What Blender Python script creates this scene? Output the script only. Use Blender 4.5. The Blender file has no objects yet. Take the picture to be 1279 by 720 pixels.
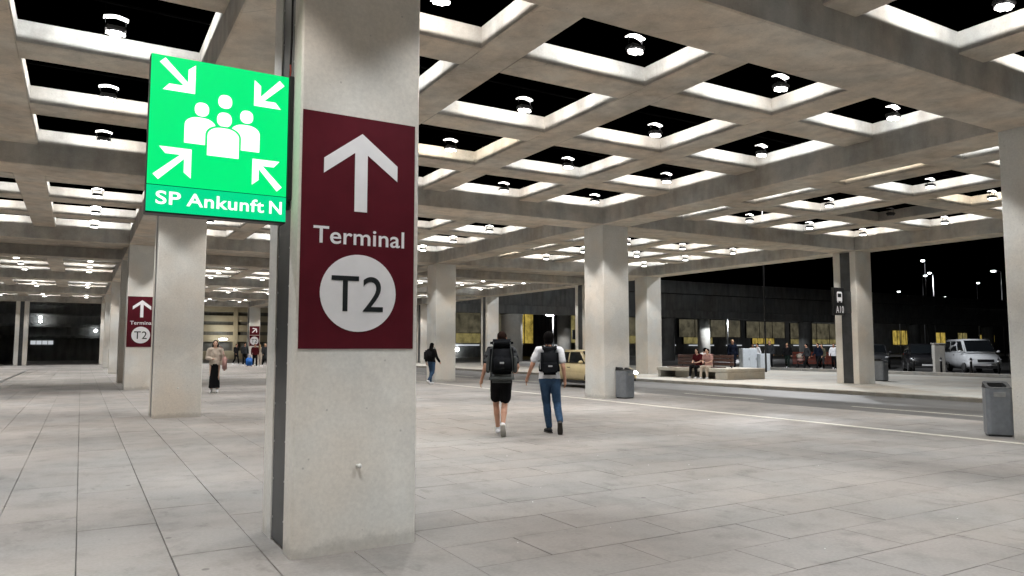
import bpy, bmesh, math, random
from mathutils import Vector, Matrix, noise
random.seed(7)
sc = bpy.context.scene
col = sc.collection
R = math.radians
PI = math.pi

# ------------------------------------------------------------------ camera
CAM_H = 1.504
cd = bpy.data.cameras.new('camera')
cd.sensor_width = 36.0
cd.lens = 36.0 * 918.98 / 1279.0
cd.clip_start = 0.05
cd.clip_end = 2000
cam = bpy.data.objects.new('camera', cd)
cam.location = (0, 0, CAM_H)
cam.rotation_euler = (R(90 + 4.545), 0, R(-30.283))
col.objects.link(cam)
sc.camera = cam

# ------------------------------------------------------------------ night sky
w = bpy.data.worlds.new('World')
sc.world = w
w.use_nodes = True
wn = w.node_tree
bg = wn.nodes['Background']
sky = wn.nodes.new('ShaderNodeTexSky')
sky.sky_type = 'NISHITA'
sky.sun_disc = False
sky.sun_elevation = R(-6)
sky.sun_rotation = R(200)
wn.links.new(sky.outputs[0], bg.inputs[0])
bg.inputs[1].default_value = 0.01

# ------------------------------------------------------------------ exposure and sampling
sc.view_settings.view_transform = 'Standard'
sc.view_settings.look = 'None'
sc.view_settings.exposure = 0.0
sc.view_settings.gamma = 1.0
sc.render.engine = 'CYCLES'
sc.cycles.use_denoising = True
sc.cycles.use_light_tree = True
sc.cycles.max_bounces = 4
sc.cycles.diffuse_bounces = 3
sc.cycles.glossy_bounces = 2
sc.cycles.sample_clamp_indirect = 4.0
sc.cycles.caustics_reflective = False
sc.cycles.caustics_refractive = False

# ================================================================== helpers
MATS = {}

def new_mat(name):
    m = bpy.data.materials.new(name)
    m.use_nodes = True
    MATS[name] = m
    nt = m.node_tree
    return m, nt, nt.nodes['Principled BSDF']

def node(nt, t, **kw):
    n = nt.nodes.new(t)
    for k, v in kw.items():
        setattr(n, k, v)
    return n

def ramp(nt, fac, stops):
    r = node(nt, 'ShaderNodeValToRGB')
    el = r.color_ramp.elements
    while len(el) < len(stops):
        el.new(0.5)
    for e, (p, c) in zip(el, stops):
        e.position = p
        e.color = (c, c, c, 1) if isinstance(c, (int, float)) else (*c, 1)
    nt.links.new(fac, r.inputs[0])
    return r.outputs[0]

def noise_tex(nt, vec, scale, detail=4, rough=0.55):
    n = node(nt, 'ShaderNodeTexNoise')
    n.inputs['Scale'].default_value = scale
    n.inputs['Detail'].default_value = detail
    n.inputs['Roughness'].default_value = rough
    if vec is not None:
        nt.links.new(vec, n.inputs['Vector'])
    return n.outputs[0]

def mul(nt, a, b, mode='MULTIPLY', fac=1.0):
    m = node(nt, 'ShaderNodeMix', data_type='RGBA', blend_type=mode)
    m.inputs[0].default_value = fac
    for s, v in ((6, a), (7, b)):
        if isinstance(v, tuple):
            m.inputs[s].default_value = (*v, 1)
        else:
            nt.links.new(v, m.inputs[s])
    return m.outputs[2]

def mathn(nt, op, a, b=None):
    m = node(nt, 'ShaderNodeMath', operation=op)
    for i, v in enumerate((a, b)):
        if v is None:
            continue
        if isinstance(v, (int, float)):
            m.inputs[i].default_value = v
        else:
            nt.links.new(v, m.inputs[i])
    return m.outputs[0]

def plain(name, c, rough=0.6, metal=0.0, emit=0.0, ec=None, spec=0.4, var=0.12, scale=9.0):
    m, nt, b = new_mat(name)
    b.inputs['Roughness'].default_value = rough
    b.inputs['Metallic'].default_value = metal
    b.inputs['Specular IOR Level'].default_value = spec
    tc = node(nt, 'ShaderNodeTexCoord')
    n = noise_tex(nt, tc.outputs['Object'], scale, 4)
    v = ramp(nt, n, [(0.3, 1 - var), (0.7, 1.0)])
    nt.links.new(mul(nt, tuple(c), v), b.inputs['Base Color'])
    if emit:
        b.inputs['Emission Color'].default_value = (*(ec or c), 1)
        b.inputs['Emission Strength'].default_value = emit
        try:
            m.cycles.emission_sampling = 'NONE'
        except Exception:
            pass
    return m

def concrete(name, c, scale=1.0, rough=0.75, stain=0.35, bump=0.15, streak=0.0, seams=0.0, pits=0.25, scuff=0.0, splash=0.0):
    m, nt, b = new_mat(name)
    b.inputs['Roughness'].default_value = rough
    b.inputs['Specular IOR Level'].default_value = 0.3
    g = node(nt, 'ShaderNodeNewGeometry')
    pos = g.outputs['Position']
    big = ramp(nt, noise_tex(nt, pos, 0.55 * scale, 5, 0.6), [(0.3, 1 - stain), (0.52, 1.0 - stain * .25), (0.72, 1.0)])
    mid = ramp(nt, noise_tex(nt, pos, 3.2 * scale, 6, 0.65), [(0.28, 1 - stain * .7), (0.6, 1.0)])
    fine = ramp(nt, noise_tex(nt, pos, 46 * scale, 3, 0.6), [(0.25, 0.86), (0.7, 1.0)])
    # warm and cool blotches of the cement
    hue = ramp(nt, noise_tex(nt, pos, 0.9 * scale, 3), [(0.35, (1.0, 0.95, 0.87)), (0.65, (0.96, 1.0, 1.0))])
    cc = mul(nt, mul(nt, mul(nt, tuple(c), big), mid), fine)
    cc = mul(nt, cc, hue)
    if pits:
        vo = node(nt, 'ShaderNodeTexVoronoi')
        vo.inputs['Scale'].default_value = 7.0
        nt.links.new(pos, vo.inputs['Vector'])
        pit = ramp(nt, vo.outputs['Distance'], [(0.035, 1 - pits), (0.075, 1.0)])
        cc = mul(nt, cc, pit)
    if streak:
        mp = node(nt, 'ShaderNodeMapping')
        mp.inputs['Scale'].default_value = (2.6, 2.6, 0.35)
        nt.links.new(pos, mp.inputs[0])
        st = ramp(nt, noise_tex(nt, mp.outputs[0], 1.0, 4), [(0.35, 1 - streak), (0.6, 1.0)])
        cc = mul(nt, cc, st)
    if seams:
        sx = node(nt, 'ShaderNodeSeparateXYZ')
        nt.links.new(pos, sx.inputs[0])
        fr = mathn(nt, 'FRACT', mathn(nt, 'MULTIPLY', mathn(nt, 'ADD', sx.outputs[0], sx.outputs[1]), 1 / 2.36))
        ln = ramp(nt, fr, [(0.0, 1 - seams), (0.008, 1.0)])
        cc = mul(nt, cc, ln)
    if scuff:                                     # sparse dark rub marks and patched spots
        sf = ramp(nt, noise_tex(nt, pos, 2.6, 9, 0.72), [(0.30, 1 - scuff), (0.355, 1.0)])
        cc = mul(nt, cc, sf)
        lt = ramp(nt, noise_tex(nt, pos, 1.1, 2, 0.4), [(0.60, 1.0), (0.63, 1.07)])
        cc = mul(nt, cc, lt)
    if splash:                                    # ragged splash stain from floor cleaning
        s2 = node(nt, 'ShaderNodeSeparateXYZ'); nt.links.new(pos, s2.inputs[0])
        edge = mathn(nt, 'SUBTRACT', s2.outputs[2], mathn(nt, 'MULTIPLY', noise_tex(nt, pos, 7, 6, 0.7), 0.22))
        cc = mul(nt, cc, ramp(nt, mathn(nt, 'ADD', edge, 0.5), [(0.44, 1 - splash), (0.50, 1.0)]))
    nt.links.new(cc, b.inputs['Base Color'])
    bp = node(nt, 'ShaderNodeBump')
    bp.inputs['Strength'].default_value = bump
    bp.inputs['Distance'].default_value = 0.01
    nt.links.new(noise_tex(nt, pos, 22 * scale, 5, 0.7), bp.inputs['Height'])
    nt.links.new(bp.outputs[0], b.inputs['Normal'])
    return m

# ---- mesh helpers
def bm_box(bm, x0, x1, y0, y1, z0, z1, mi=0):
    vs = [bm.verts.new(p) for p in ((x0, y0, z0), (x1, y0, z0), (x1, y1, z0), (x0, y1, z0),
                                    (x0, y0, z1), (x1, y0, z1), (x1, y1, z1), (x0, y1, z1))]
    fs = []
    for q in ((3, 2, 1, 0), (4, 5, 6, 7), (0, 1, 5, 4), (1, 2, 6, 5), (2, 3, 7, 6), (3, 0, 4, 7)):
        f = bm.faces.new([vs[i] for i in q])
        f.material_index = mi
        fs.append(f)
    return vs, fs

def bm_prism(bm, pts, z0, z1, mi=0):
    """pts counter-clockwise in xy, extruded from z0 to z1"""
    a = [bm.verts.new((x, y, z0)) for x, y in pts]
    b = [bm.verts.new((x, y, z1)) for x, y in pts]
    n = len(pts)
    bm.faces.new(list(reversed(a))).material_index = mi
    bm.faces.new(b).material_index = mi
    for i in range(n):
        bm.faces.new((a[i], a[(i + 1) % n], b[(i + 1) % n], b[i])).material_index = mi

def bm_tube(bm, pts, rad, n=8, caps=True, mi=0, squash=None):
    rings = []
    pts = [Vector(p) for p in pts]
    if isinstance(rad, (int, float)):
        rad = [rad] * len(pts)
    up0 = Vector((0.0123, 0.0456, 1))
    for i, p in enumerate(pts):
        t = (pts[min(i + 1, len(pts) - 1)] - pts[max(i - 1, 0)]).normalized()
        a = t.cross(up0)
        if a.length < 0.05:
            a = t.cross(Vector((1, 0.02, 0)))
        a.normalize()
        b = a.cross(t)
        r = rad[i]
        ra, rb = (r, r) if not isinstance(r, tuple) else r
        rings.append([bm.verts.new(p + a * ra * math.cos(k * 2 * PI / n) + b * rb * math.sin(k * 2 * PI / n)) for k in range(n)])
    for i in range(len(rings) - 1):
        for k in range(n):
            f = bm.faces.new((rings[i][k], rings[i][(k + 1) % n], rings[i + 1][(k + 1) % n], rings[i + 1][k]))
            f.material_index = mi
            f.smooth = True
    if caps:
        bm.faces.new(list(reversed(rings[0]))).material_index = mi
        bm.faces.new(rings[-1]).material_index = mi

def bm_ball(bm, c, r, u=12, v=8, rot=None):
    m = Matrix.Translation(Vector(c))
    if rot is not None:
        m = m @ rot
    if isinstance(r, (int, float)):
        r = (r, r, r)
    m = m @ Matrix.Diagonal((*r, 1))
    res = bmesh.ops.create_uvsphere(bm, u_segments=u, v_segments=v, radius=1.0, matrix=m)
    for vv in res['verts']:
        for f in vv.link_faces:
            f.smooth = True

def bm_capsule(bm, a, b, ra, rb, n=12):
    """tapered limb with round ends"""
    a, b = Vector(a), Vector(b)
    d = b - a
    if d.length < 1e-5:
        bm_ball(bm, a, max(ra, rb))
        return
    t = d.normalized()
    pts, rad = [], []
    for k in range(4):
        an = k * PI / 2 / 4
        pts.append(a - t * ra * math.cos(an)); rad.append(max(ra * math.sin(an), ra * 0.05))
    for k in range(5):
        f = k / 4
        pts.append(a + d * f); rad.append(ra + (rb - ra) * f)
    for k in range(1, 5):
        an = k * PI / 2 / 4
        pts.append(b + t * rb * math.sin(an)); rad.append(max(rb * math.cos(an), rb * 0.05))
    bm_tube(bm, pts, rad, n)

def obj(name, bm, mats, parent=None, loc=(0, 0, 0), rot=(0, 0, 0), smooth=None):
    me = bpy.data.meshes.new(name)
    if isinstance(bm, bpy.types.Mesh):
        me = bm
    else:
        bm.normal_update()
        if smooth is not None:
            for f in bm.faces:
                f.smooth = smooth
        bm.to_mesh(me)
        bm.free()
    if mats is not None:
        if not isinstance(mats, (list, tuple)):
            mats = [mats]
        me.materials.clear()
        for m in mats:
            me.materials.append(MATS[m] if isinstance(m, str) else m)
    o = bpy.data.objects.new(name, me)
    o.location = loc
    o.rotation_euler = rot
    o.parent = parent
    col.objects.link(o)
    return o

def empty(name, loc=(0, 0, 0), rz=0.0):
    o = bpy.data.objects.new(name, None)
    o.empty_display_size = 0.2
    o.location = loc
    o.rotation_euler = (0, 0, rz)
    col.objects.link(o)
    return o

def tag(o, label=None, cat=None, group=None, kind=None):
    if label: o['label'] = label
    if cat: o['category'] = cat
    if group: o['group'] = group
    if kind: o['kind'] = kind
    return o

def box(name, mat, parent, x0, x1, y0, y1, z0, z1, bev=0.0, seg=1):
    bm = bmesh.new()
    bm_box(bm, x0, x1, y0, y1, z0, z1)
    if bev:
        bmesh.ops.bevel(bm, geom=list(bm.edges), offset=bev, segments=seg, affect='EDGES', profile=0.5)
    return obj(name, bm, mat, parent)

def tube(name, mat, parent, pts, rad, n=8):
    bm = bmesh.new()
    bm_tube(bm, pts, rad, n)
    return obj(name, bm, mat, parent)

def copy_tree(o, parent=None):
    c = o.copy()
    col.objects.link(c)
    if parent is not None:
        c.parent = parent
    for ch in list(o.children):
        copy_tree(ch, c)
    return c

_eval = []
def remeshed(bm, voxel, smooth_it=4):
    """one continuous skin over all the shapes in bm"""
    me = bpy.data.meshes.new('tmp')
    bm.normal_update()
    bm.to_mesh(me)
    bm.free()
    o = bpy.data.objects.new('tmp', me)
    col.objects.link(o)
    md = o.modifiers.new('r', 'REMESH')
    md.mode = 'VOXEL'
    md.voxel_size = voxel
    md.use_smooth_shade = True
    if smooth_it:
        s = o.modifiers.new('s', 'SMOOTH')
        s.iterations = smooth_it
        s.factor = 0.5
    dg = bpy.context.evaluated_depsgraph_get()
    dg.update()
    out = bpy.data.meshes.new_from_object(o.evaluated_get(dg))
    col.objects.unlink(o)
    bpy.data.objects.remove(o)
    bpy.data.meshes.remove(me)
    return out

def text_mesh(s, size, bold=0.0, ext=0.002, spacing=1.0):
    cu = bpy.data.curves.new('t', 'FONT')
    cu.body = s
    cu.size = size
    cu.offset = bold
    cu.extrude = ext
    cu.space_character = spacing
    cu.align_x = 'LEFT'
    o = bpy.data.objects.new('t', cu)
    col.objects.link(o)
    dg = bpy.context.evaluated_depsgraph_get()
    dg.update()
    me = bpy.data.meshes.new_from_object(o.evaluated_get(dg))
    col.objects.unlink(o)
    bpy.data.objects.remove(o)
    xs = [v.co.x for v in me.vertices]; ys = [v.co.y for v in me.vertices]
    me['bounds'] = [min(xs), max(xs), min(ys), max(ys)]
    return me

def lettering(name, s, mat, parent, x0, x1, z0, z1, y, bold=0.0, face=-1, spacing=1.0):
    """text fitted into x0..x1 and z0..z1 on a wall that faces -Y"""
    me = text_mesh(s, 1.0, bold, 0.004, spacing)
    a, b, c, d = me['bounds']
    del me['bounds']
    sx, sz = (x1 - x0) / (b - a), (z1 - z0) / (d - c)
    for v in me.vertices:
        p = v.co.copy()
        v.co = (x0 + (p.x - a) * sx, y - p.z * 0.5, z0 + (p.y - c) * sz)
    return obj(name, me, mat, parent)

def flat_poly(name, pts, mat, parent, y, th=0.003):
    """a flat shape in the xz plane facing -Y, thickness th in front of y"""
    bm = bmesh.new()
    a = [bm.verts.new((p[0], y, p[1])) for p in pts]
    b = [bm.verts.new((p[0], y - th, p[1])) for p in pts]
    n = len(pts)
    bm.faces.new(b)
    bm.faces.new(list(reversed(a)))
    for i in range(n):
        bm.faces.new((a[i], a[(i + 1) % n], b[(i + 1) % n], b[i]))
    bmesh.ops.recalc_face_normals(bm, faces=bm.faces)
    return obj(name, bm, mat, parent)

def circle_pts(cx, cz, rx, rz=None, n=40, a0=0, a1=2 * PI):
    rz = rz or rx
    return [(cx + rx * math.cos(a0 + (a1 - a0) * k / n), cz + rz * math.sin(a0 + (a1 - a0) * k / n)) for k in range(n)]

# ================================================================== materials
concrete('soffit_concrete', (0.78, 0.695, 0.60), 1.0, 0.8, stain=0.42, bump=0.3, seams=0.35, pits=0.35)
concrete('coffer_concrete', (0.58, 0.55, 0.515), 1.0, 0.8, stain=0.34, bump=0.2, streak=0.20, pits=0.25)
concrete('column_concrete', (0.80, 0.77, 0.735), 0.8, 0.7, stain=0.09, bump=0.12, streak=0.03, pits=0.3, scuff=0.16, splash=0.22)
concrete('bench_concrete', (0.55, 0.52, 0.47), 1.2, 0.75, stain=0.2)
concrete('island_concrete', (0.42, 0.40, 0.37), 0.6, 0.75, stain=0.25)
concrete('kerb_concrete', (0.36, 0.34, 0.31), 1.4, 0.8, stain=0.3)
concrete('dark_concrete', (0.22, 0.22, 0.215), 0.3, 0.85, stain=0.35, streak=0.3)
concrete('pier_concrete', (0.50, 0.48, 0.45), 0.5, 0.8, stain=0.25)
concrete('facade_beige', (0.48, 0.43, 0.33), 0.3, 0.8, stain=0.2)
plain('steel_dark', (0.085, 0.09, 0.095), 0.38, 0.7, var=0.35, scale=3)
plain('bolt_steel', (0.55, 0.55, 0.55), 0.3, 0.9)
plain('black_paint', (0.012, 0.012, 0.013), 0.45)
plain('matt_black', (0.002, 0.002, 0.002), 1.0, spec=0.0)
plain('black_plastic', (0.015, 0.015, 0.016), 0.6)
plain('burgundy', (0.098, 0.010, 0.018), 0.55, var=0.2, scale=4, spec=0.1)
plain('sign_white', (0.93, 0.93, 0.95), 0.45, var=0.06)
plain('sign_ink', (0.012, 0.016, 0.018), 0.45)
plain('green_lit', (0.0, 0.06, 0.02), 0.35, emit=0.95, ec=(0.0, 0.91, 0.22), spec=.2)
plain('green_lit_strip', (0.0, 0.06, 0.03), 0.35, emit=0.82, ec=(0.0, 0.86, 0.32), spec=.2)
plain('white_lit', (0.5, 0.5, 0.5), 0.35, emit=1.05, ec=(1.0, 1.0, 1.0))
plain('lamp_lens', (0.4, 0.4, 0.4), 0.3, emit=14.0, ec=(1.0, 0.97, 0.93))
plain('lamp_reflector', (0.02, 0.02, 0.02), 0.6, emit=5.0, ec=(1.0, 0.97, 0.92))
plain('lamp_off', (0.05, 0.05, 0.05), 0.3)
plain('street_glow', (0.3, 0.3, 0.3), 0.3, emit=30.0, ec=(0.93, 0.97, 1.0))
plain('paint_line', (0.58, 0.55, 0.48), 0.7, var=0.3, scale=14)
plain('metal_grey', (0.30, 0.325, 0.36), 0.35, 0.6, var=0.2)
plain('galvanised', (0.42, 0.43, 0.44), 0.45, 0.6, var=0.25)
plain('wood_brown', (0.075, 0.036, 0.026), 0.6, var=0.4, scale=5)
plain('dirt', (0.055, 0.052, 0.048), 0.9)
plain('peg_white', (0.7, 0.7, 0.68), 0.5)
plain('rust_cable', (0.35, 0.05, 0.03), 0.6)
def glow_pane_mat(name, c, e):
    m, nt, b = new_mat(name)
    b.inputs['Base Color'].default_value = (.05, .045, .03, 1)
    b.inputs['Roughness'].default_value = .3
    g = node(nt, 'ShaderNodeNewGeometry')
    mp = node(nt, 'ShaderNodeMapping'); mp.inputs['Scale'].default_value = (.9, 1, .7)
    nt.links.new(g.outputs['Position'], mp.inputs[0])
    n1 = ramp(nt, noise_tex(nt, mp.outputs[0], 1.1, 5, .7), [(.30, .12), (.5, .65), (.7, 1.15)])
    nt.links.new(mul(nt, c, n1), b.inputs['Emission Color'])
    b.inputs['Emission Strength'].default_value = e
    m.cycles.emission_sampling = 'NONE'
glow_pane_mat('window_yellow', (.85, .62, .13), .62)
glow_pane_mat('window_and_wash_olive', (.74, .62, .24), .34)  # some windows, and lamp wash on the facade put in as glow
glow_pane_mat('facade_glow_dim', (.70, .62, .40), .15)  # fainter upper part of the facade wash, put in as glow
plain('window_white', (0.3, 0.3, 0.3), 0.4, emit=0.55, ec=(0.9, 0.95, 1.0))
plain('orange_mesh', (0.26, 0.045, 0.02), 0.7)

# the paving: every slab its own tone, with stains, wear and gum spots
PITCH, SLAB = 0.59, 1.18
PX0 = 0.028
def floor_mat():
    m, nt, b = new_mat('paving')
    g = node(nt, 'ShaderNodeNewGeometry')
    pos = g.outputs['Position']
    at_ = node(nt, 'ShaderNodeAttribute', attribute_name='tone')
    slab = ramp(nt, at_.outputs['Fac'], [(0.0, 0.95), (0.6, 0.99), (1.0, 1.02)])
    big = ramp(nt, noise_tex(nt, pos, 0.30, 2, 0.45), [(0.30, 0.62), (0.48, 0.84), (0.66, 1.02)])
    mid = ramp(nt, noise_tex(nt, pos, 2.3, 6, 0.68), [(0.3, 0.74), (0.5, 0.94), (0.75, 1.0)])
    fine = ramp(nt, noise_tex(nt, pos, 38, 4, 0.6), [(0.25, 0.84), (0.65, 1.0)])
    hue = ramp(nt, noise_tex(nt, pos, 0.7, 3), [(0.35, (1.0, 0.965, 0.92)), (0.65, (0.985, 1.0, 0.985))])
    cc = mul(nt, mul(nt, mul(nt, mul(nt, (0.318, 0.302, 0.292), slab), big), mid), fine)
    cc = mul(nt, cc, hue)
    vo = node(nt, 'ShaderNodeTexVoronoi'); vo.inputs['Scale'].default_value = 1.7
    nt.links.new(pos, vo.inputs['Vector'])
    gum = ramp(nt, vo.outputs['Distance'], [(0.034, 0.55), (0.052, 1.0)])
    cc = mul(nt, cc, gum)
    # scuffs drawn out along the walking direction
    mp = node(nt, 'ShaderNodeMapping'); mp.inputs['Scale'].default_value = (1.2, 0.8, 1); mp.inputs['Rotation'].default_value = (0, 0, 0.9)
    nt.links.new(pos, mp.inputs[0])
    sc_ = ramp(nt, noise_tex(nt, mp.outputs[0], 2.2, 6, 0.7), [(0.33, 0.78), (0.42, 1.0)])
    cc = mul(nt, cc, sc_)
    spk = ramp(nt, noise_tex(nt, pos, 6.5, 8, 0.75), [(0.30, 0.50), (0.345, 1.0)])
    cc = mul(nt, cc, spk)
    nt.links.new(cc, b.inputs['Base Color'])
    rg = ramp(nt, noise_tex(nt, pos, 1.4, 4), [(0.3, 0.58), (0.7, 0.8)])
    nt.links.new(rg, b.inputs['Roughness'])
    b.inputs['Specular IOR Level'].default_value = 0.15
    bp = node(nt, 'ShaderNodeBump'); bp.inputs['Strength'].default_value = 0.12; bp.inputs['Distance'].default_value = 0.006
    nt.links.new(noise_tex(nt, pos, 30, 5, 0.7), bp.inputs['Height'])
    nt.links.new(bp.outputs[0], b.inputs['Normal'])
floor_mat()

def asphalt(name, c):
    m, nt, b = new_mat(name)
    g = node(nt, 'ShaderNodeNewGeometry'); pos = g.outputs['Position']
    mp = node(nt, 'ShaderNodeMapping'); mp.inputs['Scale'].default_value = (1.2, 0.12, 1)
    nt.links.new(pos, mp.inputs[0])
    tr = ramp(nt, noise_tex(nt, mp.outputs[0], 1.0, 4), [(0.35, 0.72), (0.65, 1.12)])
    fi = ramp(nt, noise_tex(nt, pos, 60, 3), [(0.25, 0.7), (0.7, 1.1)])
    bi = ramp(nt, noise_tex(nt, pos, 0.5, 5), [(0.3, 0.75), (0.7, 1.1)])
    nt.links.new(mul(nt, mul(nt, mul(nt, c, tr), fi), bi), b.inputs['Base Color'])
    b.inputs['Roughness'].default_value = 0.65
    b.inputs['Specular IOR Level'].default_value = 0.4
asphalt('asphalt', (0.105, 0.103, 0.100))
asphalt('asphalt_ground', (0.10, 0.098, 0.096))

# ================================================================== the grid of the place
X0, Y0, CS, L = 1.337, 5.391, 0.947, 11.80
ZB, ZW, ZT = 5.088, 5.513, 5.83
C = 2.236
WB = (L - CS - 4 * C) / 3
XI = {i: X0 + i * L for i in (-1, 0, 1, 2)}
JY = [-1, 0, 1, 2, 2.46, 3.46, 4.46, 5.46]
YJ = [Y0 + j * L for j in JY]
ROAD_A, ROAD_B, ISL_B = 15.86, 21.05, 35.5

# ================================================================== ground
def sheet(name, mat, x0, x1, y0, y1, z, parent=None, cuts=0):
    bm = bmesh.new()
    vs = [bm.verts.new(p) for p in ((x0, y0, z), (x1, y0, z), (x1, y1, z), (x0, y1, z))]
    bm.faces.new(vs)
    return obj(name, bm, mat, parent)

tag(sheet('ground', 'asphalt_ground', -500, 700, -300, 900, -0.014), kind='structure')
tag(sheet('road', 'asphalt', ROAD_A, ROAD_B, -60, 90, -0.009), kind='structure')
marks = empty('road_marking'); tag(marks, kind='structure')
for k in range(-3, 12):
    sheet('lane_dash', 'paint_line', 16.86, 16.96, 9.0 + k * 6 - 0.3, 12.2 + k * 6 - 0.3, -0.005, marks)

# paving slabs: gaps between real slabs, the nearest ones single objects
pave = empty('pavement'); tag(pave, kind='structure')
def slab_geo(bm, x0, x1, y0, y1, dz, tl, gap=0.004):
    g, ch, b = gap, 0.003, -0.04
    z = dz
    def zz(x, y): return z + tl[0] * (x - x0) + tl[1] * (y - y0)
    o = [(x0 + g, y0 + g), (x1 - g, y0 + g), (x1 - g, y1 - g), (x0 + g, y1 - g)]
    i_ = [(x0 + g + ch, y0 + g + ch), (x1 - g - ch, y0 + g + ch), (x1 - g - ch, y1 - g - ch), (x0 + g + ch, y1 - g - ch)]
    ly = bm.faces.layers.float.get('tone') or bm.faces.layers.float.new('tone')
    tn = random.random()
    A = [bm.verts.new((x, y, b)) for x, y in o]
    B = [bm.verts.new((x, y, zz(x, y) - 0.004)) for x, y in o]
    T = [bm.verts.new((x, y, zz(x, y))) for x, y in i_]
    bm.faces.new(T)[ly] = tn
    for k in range(4):
        n = (k + 1) % 4
        bm.faces.new((A[k], A[n], B[n], B[k]))[ly] = tn
        bm.faces.new((B[k], B[n], T[n], T[k]))[ly] = tn
cells = []
XSPLIT = PX0 + 4 * PITCH                      # left of it the courses run away from the camera, right of it across
COURSE, LONG = 0.567, 1.24
kx0 = -16
for kx in range(kx0, 4):
    xa = PX0 + kx * PITCH
    off = (kx % 2) * SLAB / 2 + random.uniform(-.02, .02)
    for ky in range(-2, 76):
        ya = ky * SLAB * 1.5 + off
        cells.append((xa, xa + PITCH, ya, ya + SLAB * 1.5))
for ky in range(-4, 156):
    ya = 2.87 + (ky - 5) * COURSE
    xa = XSPLIT
    xb = XSPLIT + (LONG if ky % 2 else LONG / 2)
    while xa < ROAD_A - .02:
        xb = min(xb, ROAD_A - .005)
        if ROAD_A - .005 - xb < .2: xb = ROAD_A - .005
        cells.append((xa, xb, ya, ya + COURSE))
        xa, xb = xb, xb + LONG
fwd = Vector((math.sin(R(30.283)), math.cos(R(30.283))))
rgt = Vector((fwd.y, -fwd.x))
def vis_key(c):
    p = Vector(((c[0] + c[1]) / 2, (c[2] + c[3]) / 2))
    d = p.dot(fwd)
    s = p.dot(rgt)
    if d < 3.2 or abs(s) > d * 0.76 + 0.8:
        return 1e6 + p.length
    return d
cells.sort(key=vis_key)
rest = bmesh.new()
for n, (xa, xb, ya, yb) in enumerate(cells):
    dz = random.uniform(-0.0012, 0.0012)
    tl = (random.uniform(-.0015, .0015), random.uniform(-.001, .001))
    if n < 300:
        b = bmesh.new()
        slab_geo(b, xa, xb, ya, yb, dz, tl, random.choice((.0015, .002, .003, .004)))
        obj('paving_slab', b, 'paving', pave)
    else:
        slab_geo(rest, xa, xb, ya, yb, dz, tl, random.choice((.001, .0015, .002, .003)))
tag(obj('paving_slabs_beyond', rest, 'paving', pave), kind='stuff')
sheet('bed', 'dirt', PX0 + kx0 * PITCH, ROAD_A - 0.01, -2.5, 90, -0.012, pave)
# white guide line along the columns by the road
tag(box('guide_line', 'paint_line', None, 12.56, 12.72, -6, 80, 0.0, 0.006), kind='structure')
# drain slot on the left
dr = box('drainage_channel', 'steel_dark', None, -2.95, -2.83, 30, 56, 0.0, 0.007); tag(dr, kind='structure')

# traffic island with its kerb stones
isl = box('traffic_island', 'island_concrete', None, ROAD_B + 0.14, ISL_B - 0.14, -60, 58, -0.04, 0.110)
tag(isl, kind='structure')
kb = bmesh.new()
for sx in (ROAD_B, ISL_B - 0.135):
    y = -10.0
    while y < 56:
        bm_box(kb, sx, sx + 0.135, y + 0.004, y + 0.996, -0.04, 0.113 + random.uniform(-.002, .002))
        y += 1.0
bmesh.ops.bevel(kb, geom=[e for e in kb.edges if all(v.co.z > 0.1 for v in e.verts)], offset=0.015, segments=1, affect='EDGES')
tag(obj('kerb_stones', kb, 'kerb_concrete', isl), kind='stuff')
# low kerb in front of the parked cars
pk = box('parking_kerb', 'kerb_concrete', None, 39.2, 39.55, 14, 40, -0.04, 0.14, 0.02); tag(pk, kind='structure')

# ================================================================== columns
def column(i, j, label, channel=True, bolts=False, peg=False, zbase=0.0):
    x, y = XI[i], YJ[j] if isinstance(j, int) else Y0 + j * L
    t = empty('concrete_column', (x, y, zbase))
    tag(t, label, 'column', 'canopy columns')
    bm = bmesh.new()
    c = 0.014
    h = ZB - zbase
    s = CS
    pts = [(c, 0), (s - c, 0), (s, c), (s, s - c), (s - c, s), (c, s), (0, s - c)]
    if channel:
        pts += [(0, 0.66), (0.035, 0.66), (0.035, 0.235), (0, 0.235)]
    pts += [(0, c)]
    # cut into lifts so that stains and edges are not one smooth sweep
    bm_prism(bm, pts, -0.05, h)
    obj('shaft', bm, 'column_concrete', t)
    if channel:
        pl = box('cover_plate', 'steel_dark', t, 0.010, 0.036, 0.240, 0.655, 0.02, h - 0.03)
        if bolts:
            bmb = bmesh.new()
            bm_ball(bmb, (0, 0, 0), (0.006, 0.009, 0.009), 8, 5)
            me = bpy.data.meshes.new('bolt'); bmb.to_mesh(me); bmb.free()
            me.materials.append(MATS['bolt_steel'])
            z = 0.18
            while z < h - 0.1:
                for yy in (0.268, 0.628):
                    bo = bpy.data.objects.new('bolt', me); bo.location = (0.008, yy, z + (0.03 if yy < .4 else 0)); bo.parent = pl
                    col.objects.link(bo)
                z += 0.292
    if peg:
        b = bmesh.new()
        bm_tube(b, [(s * .5, -0.001, 0.62), (s * .5, -0.055, 0.625)], 0.012, 10)
        bm_ball(b, (s * .5, -0.058, 0.625), 0.018, 10, 8)
        obj('anchor_peg', b, 'peg_white', t)
    return t

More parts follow.
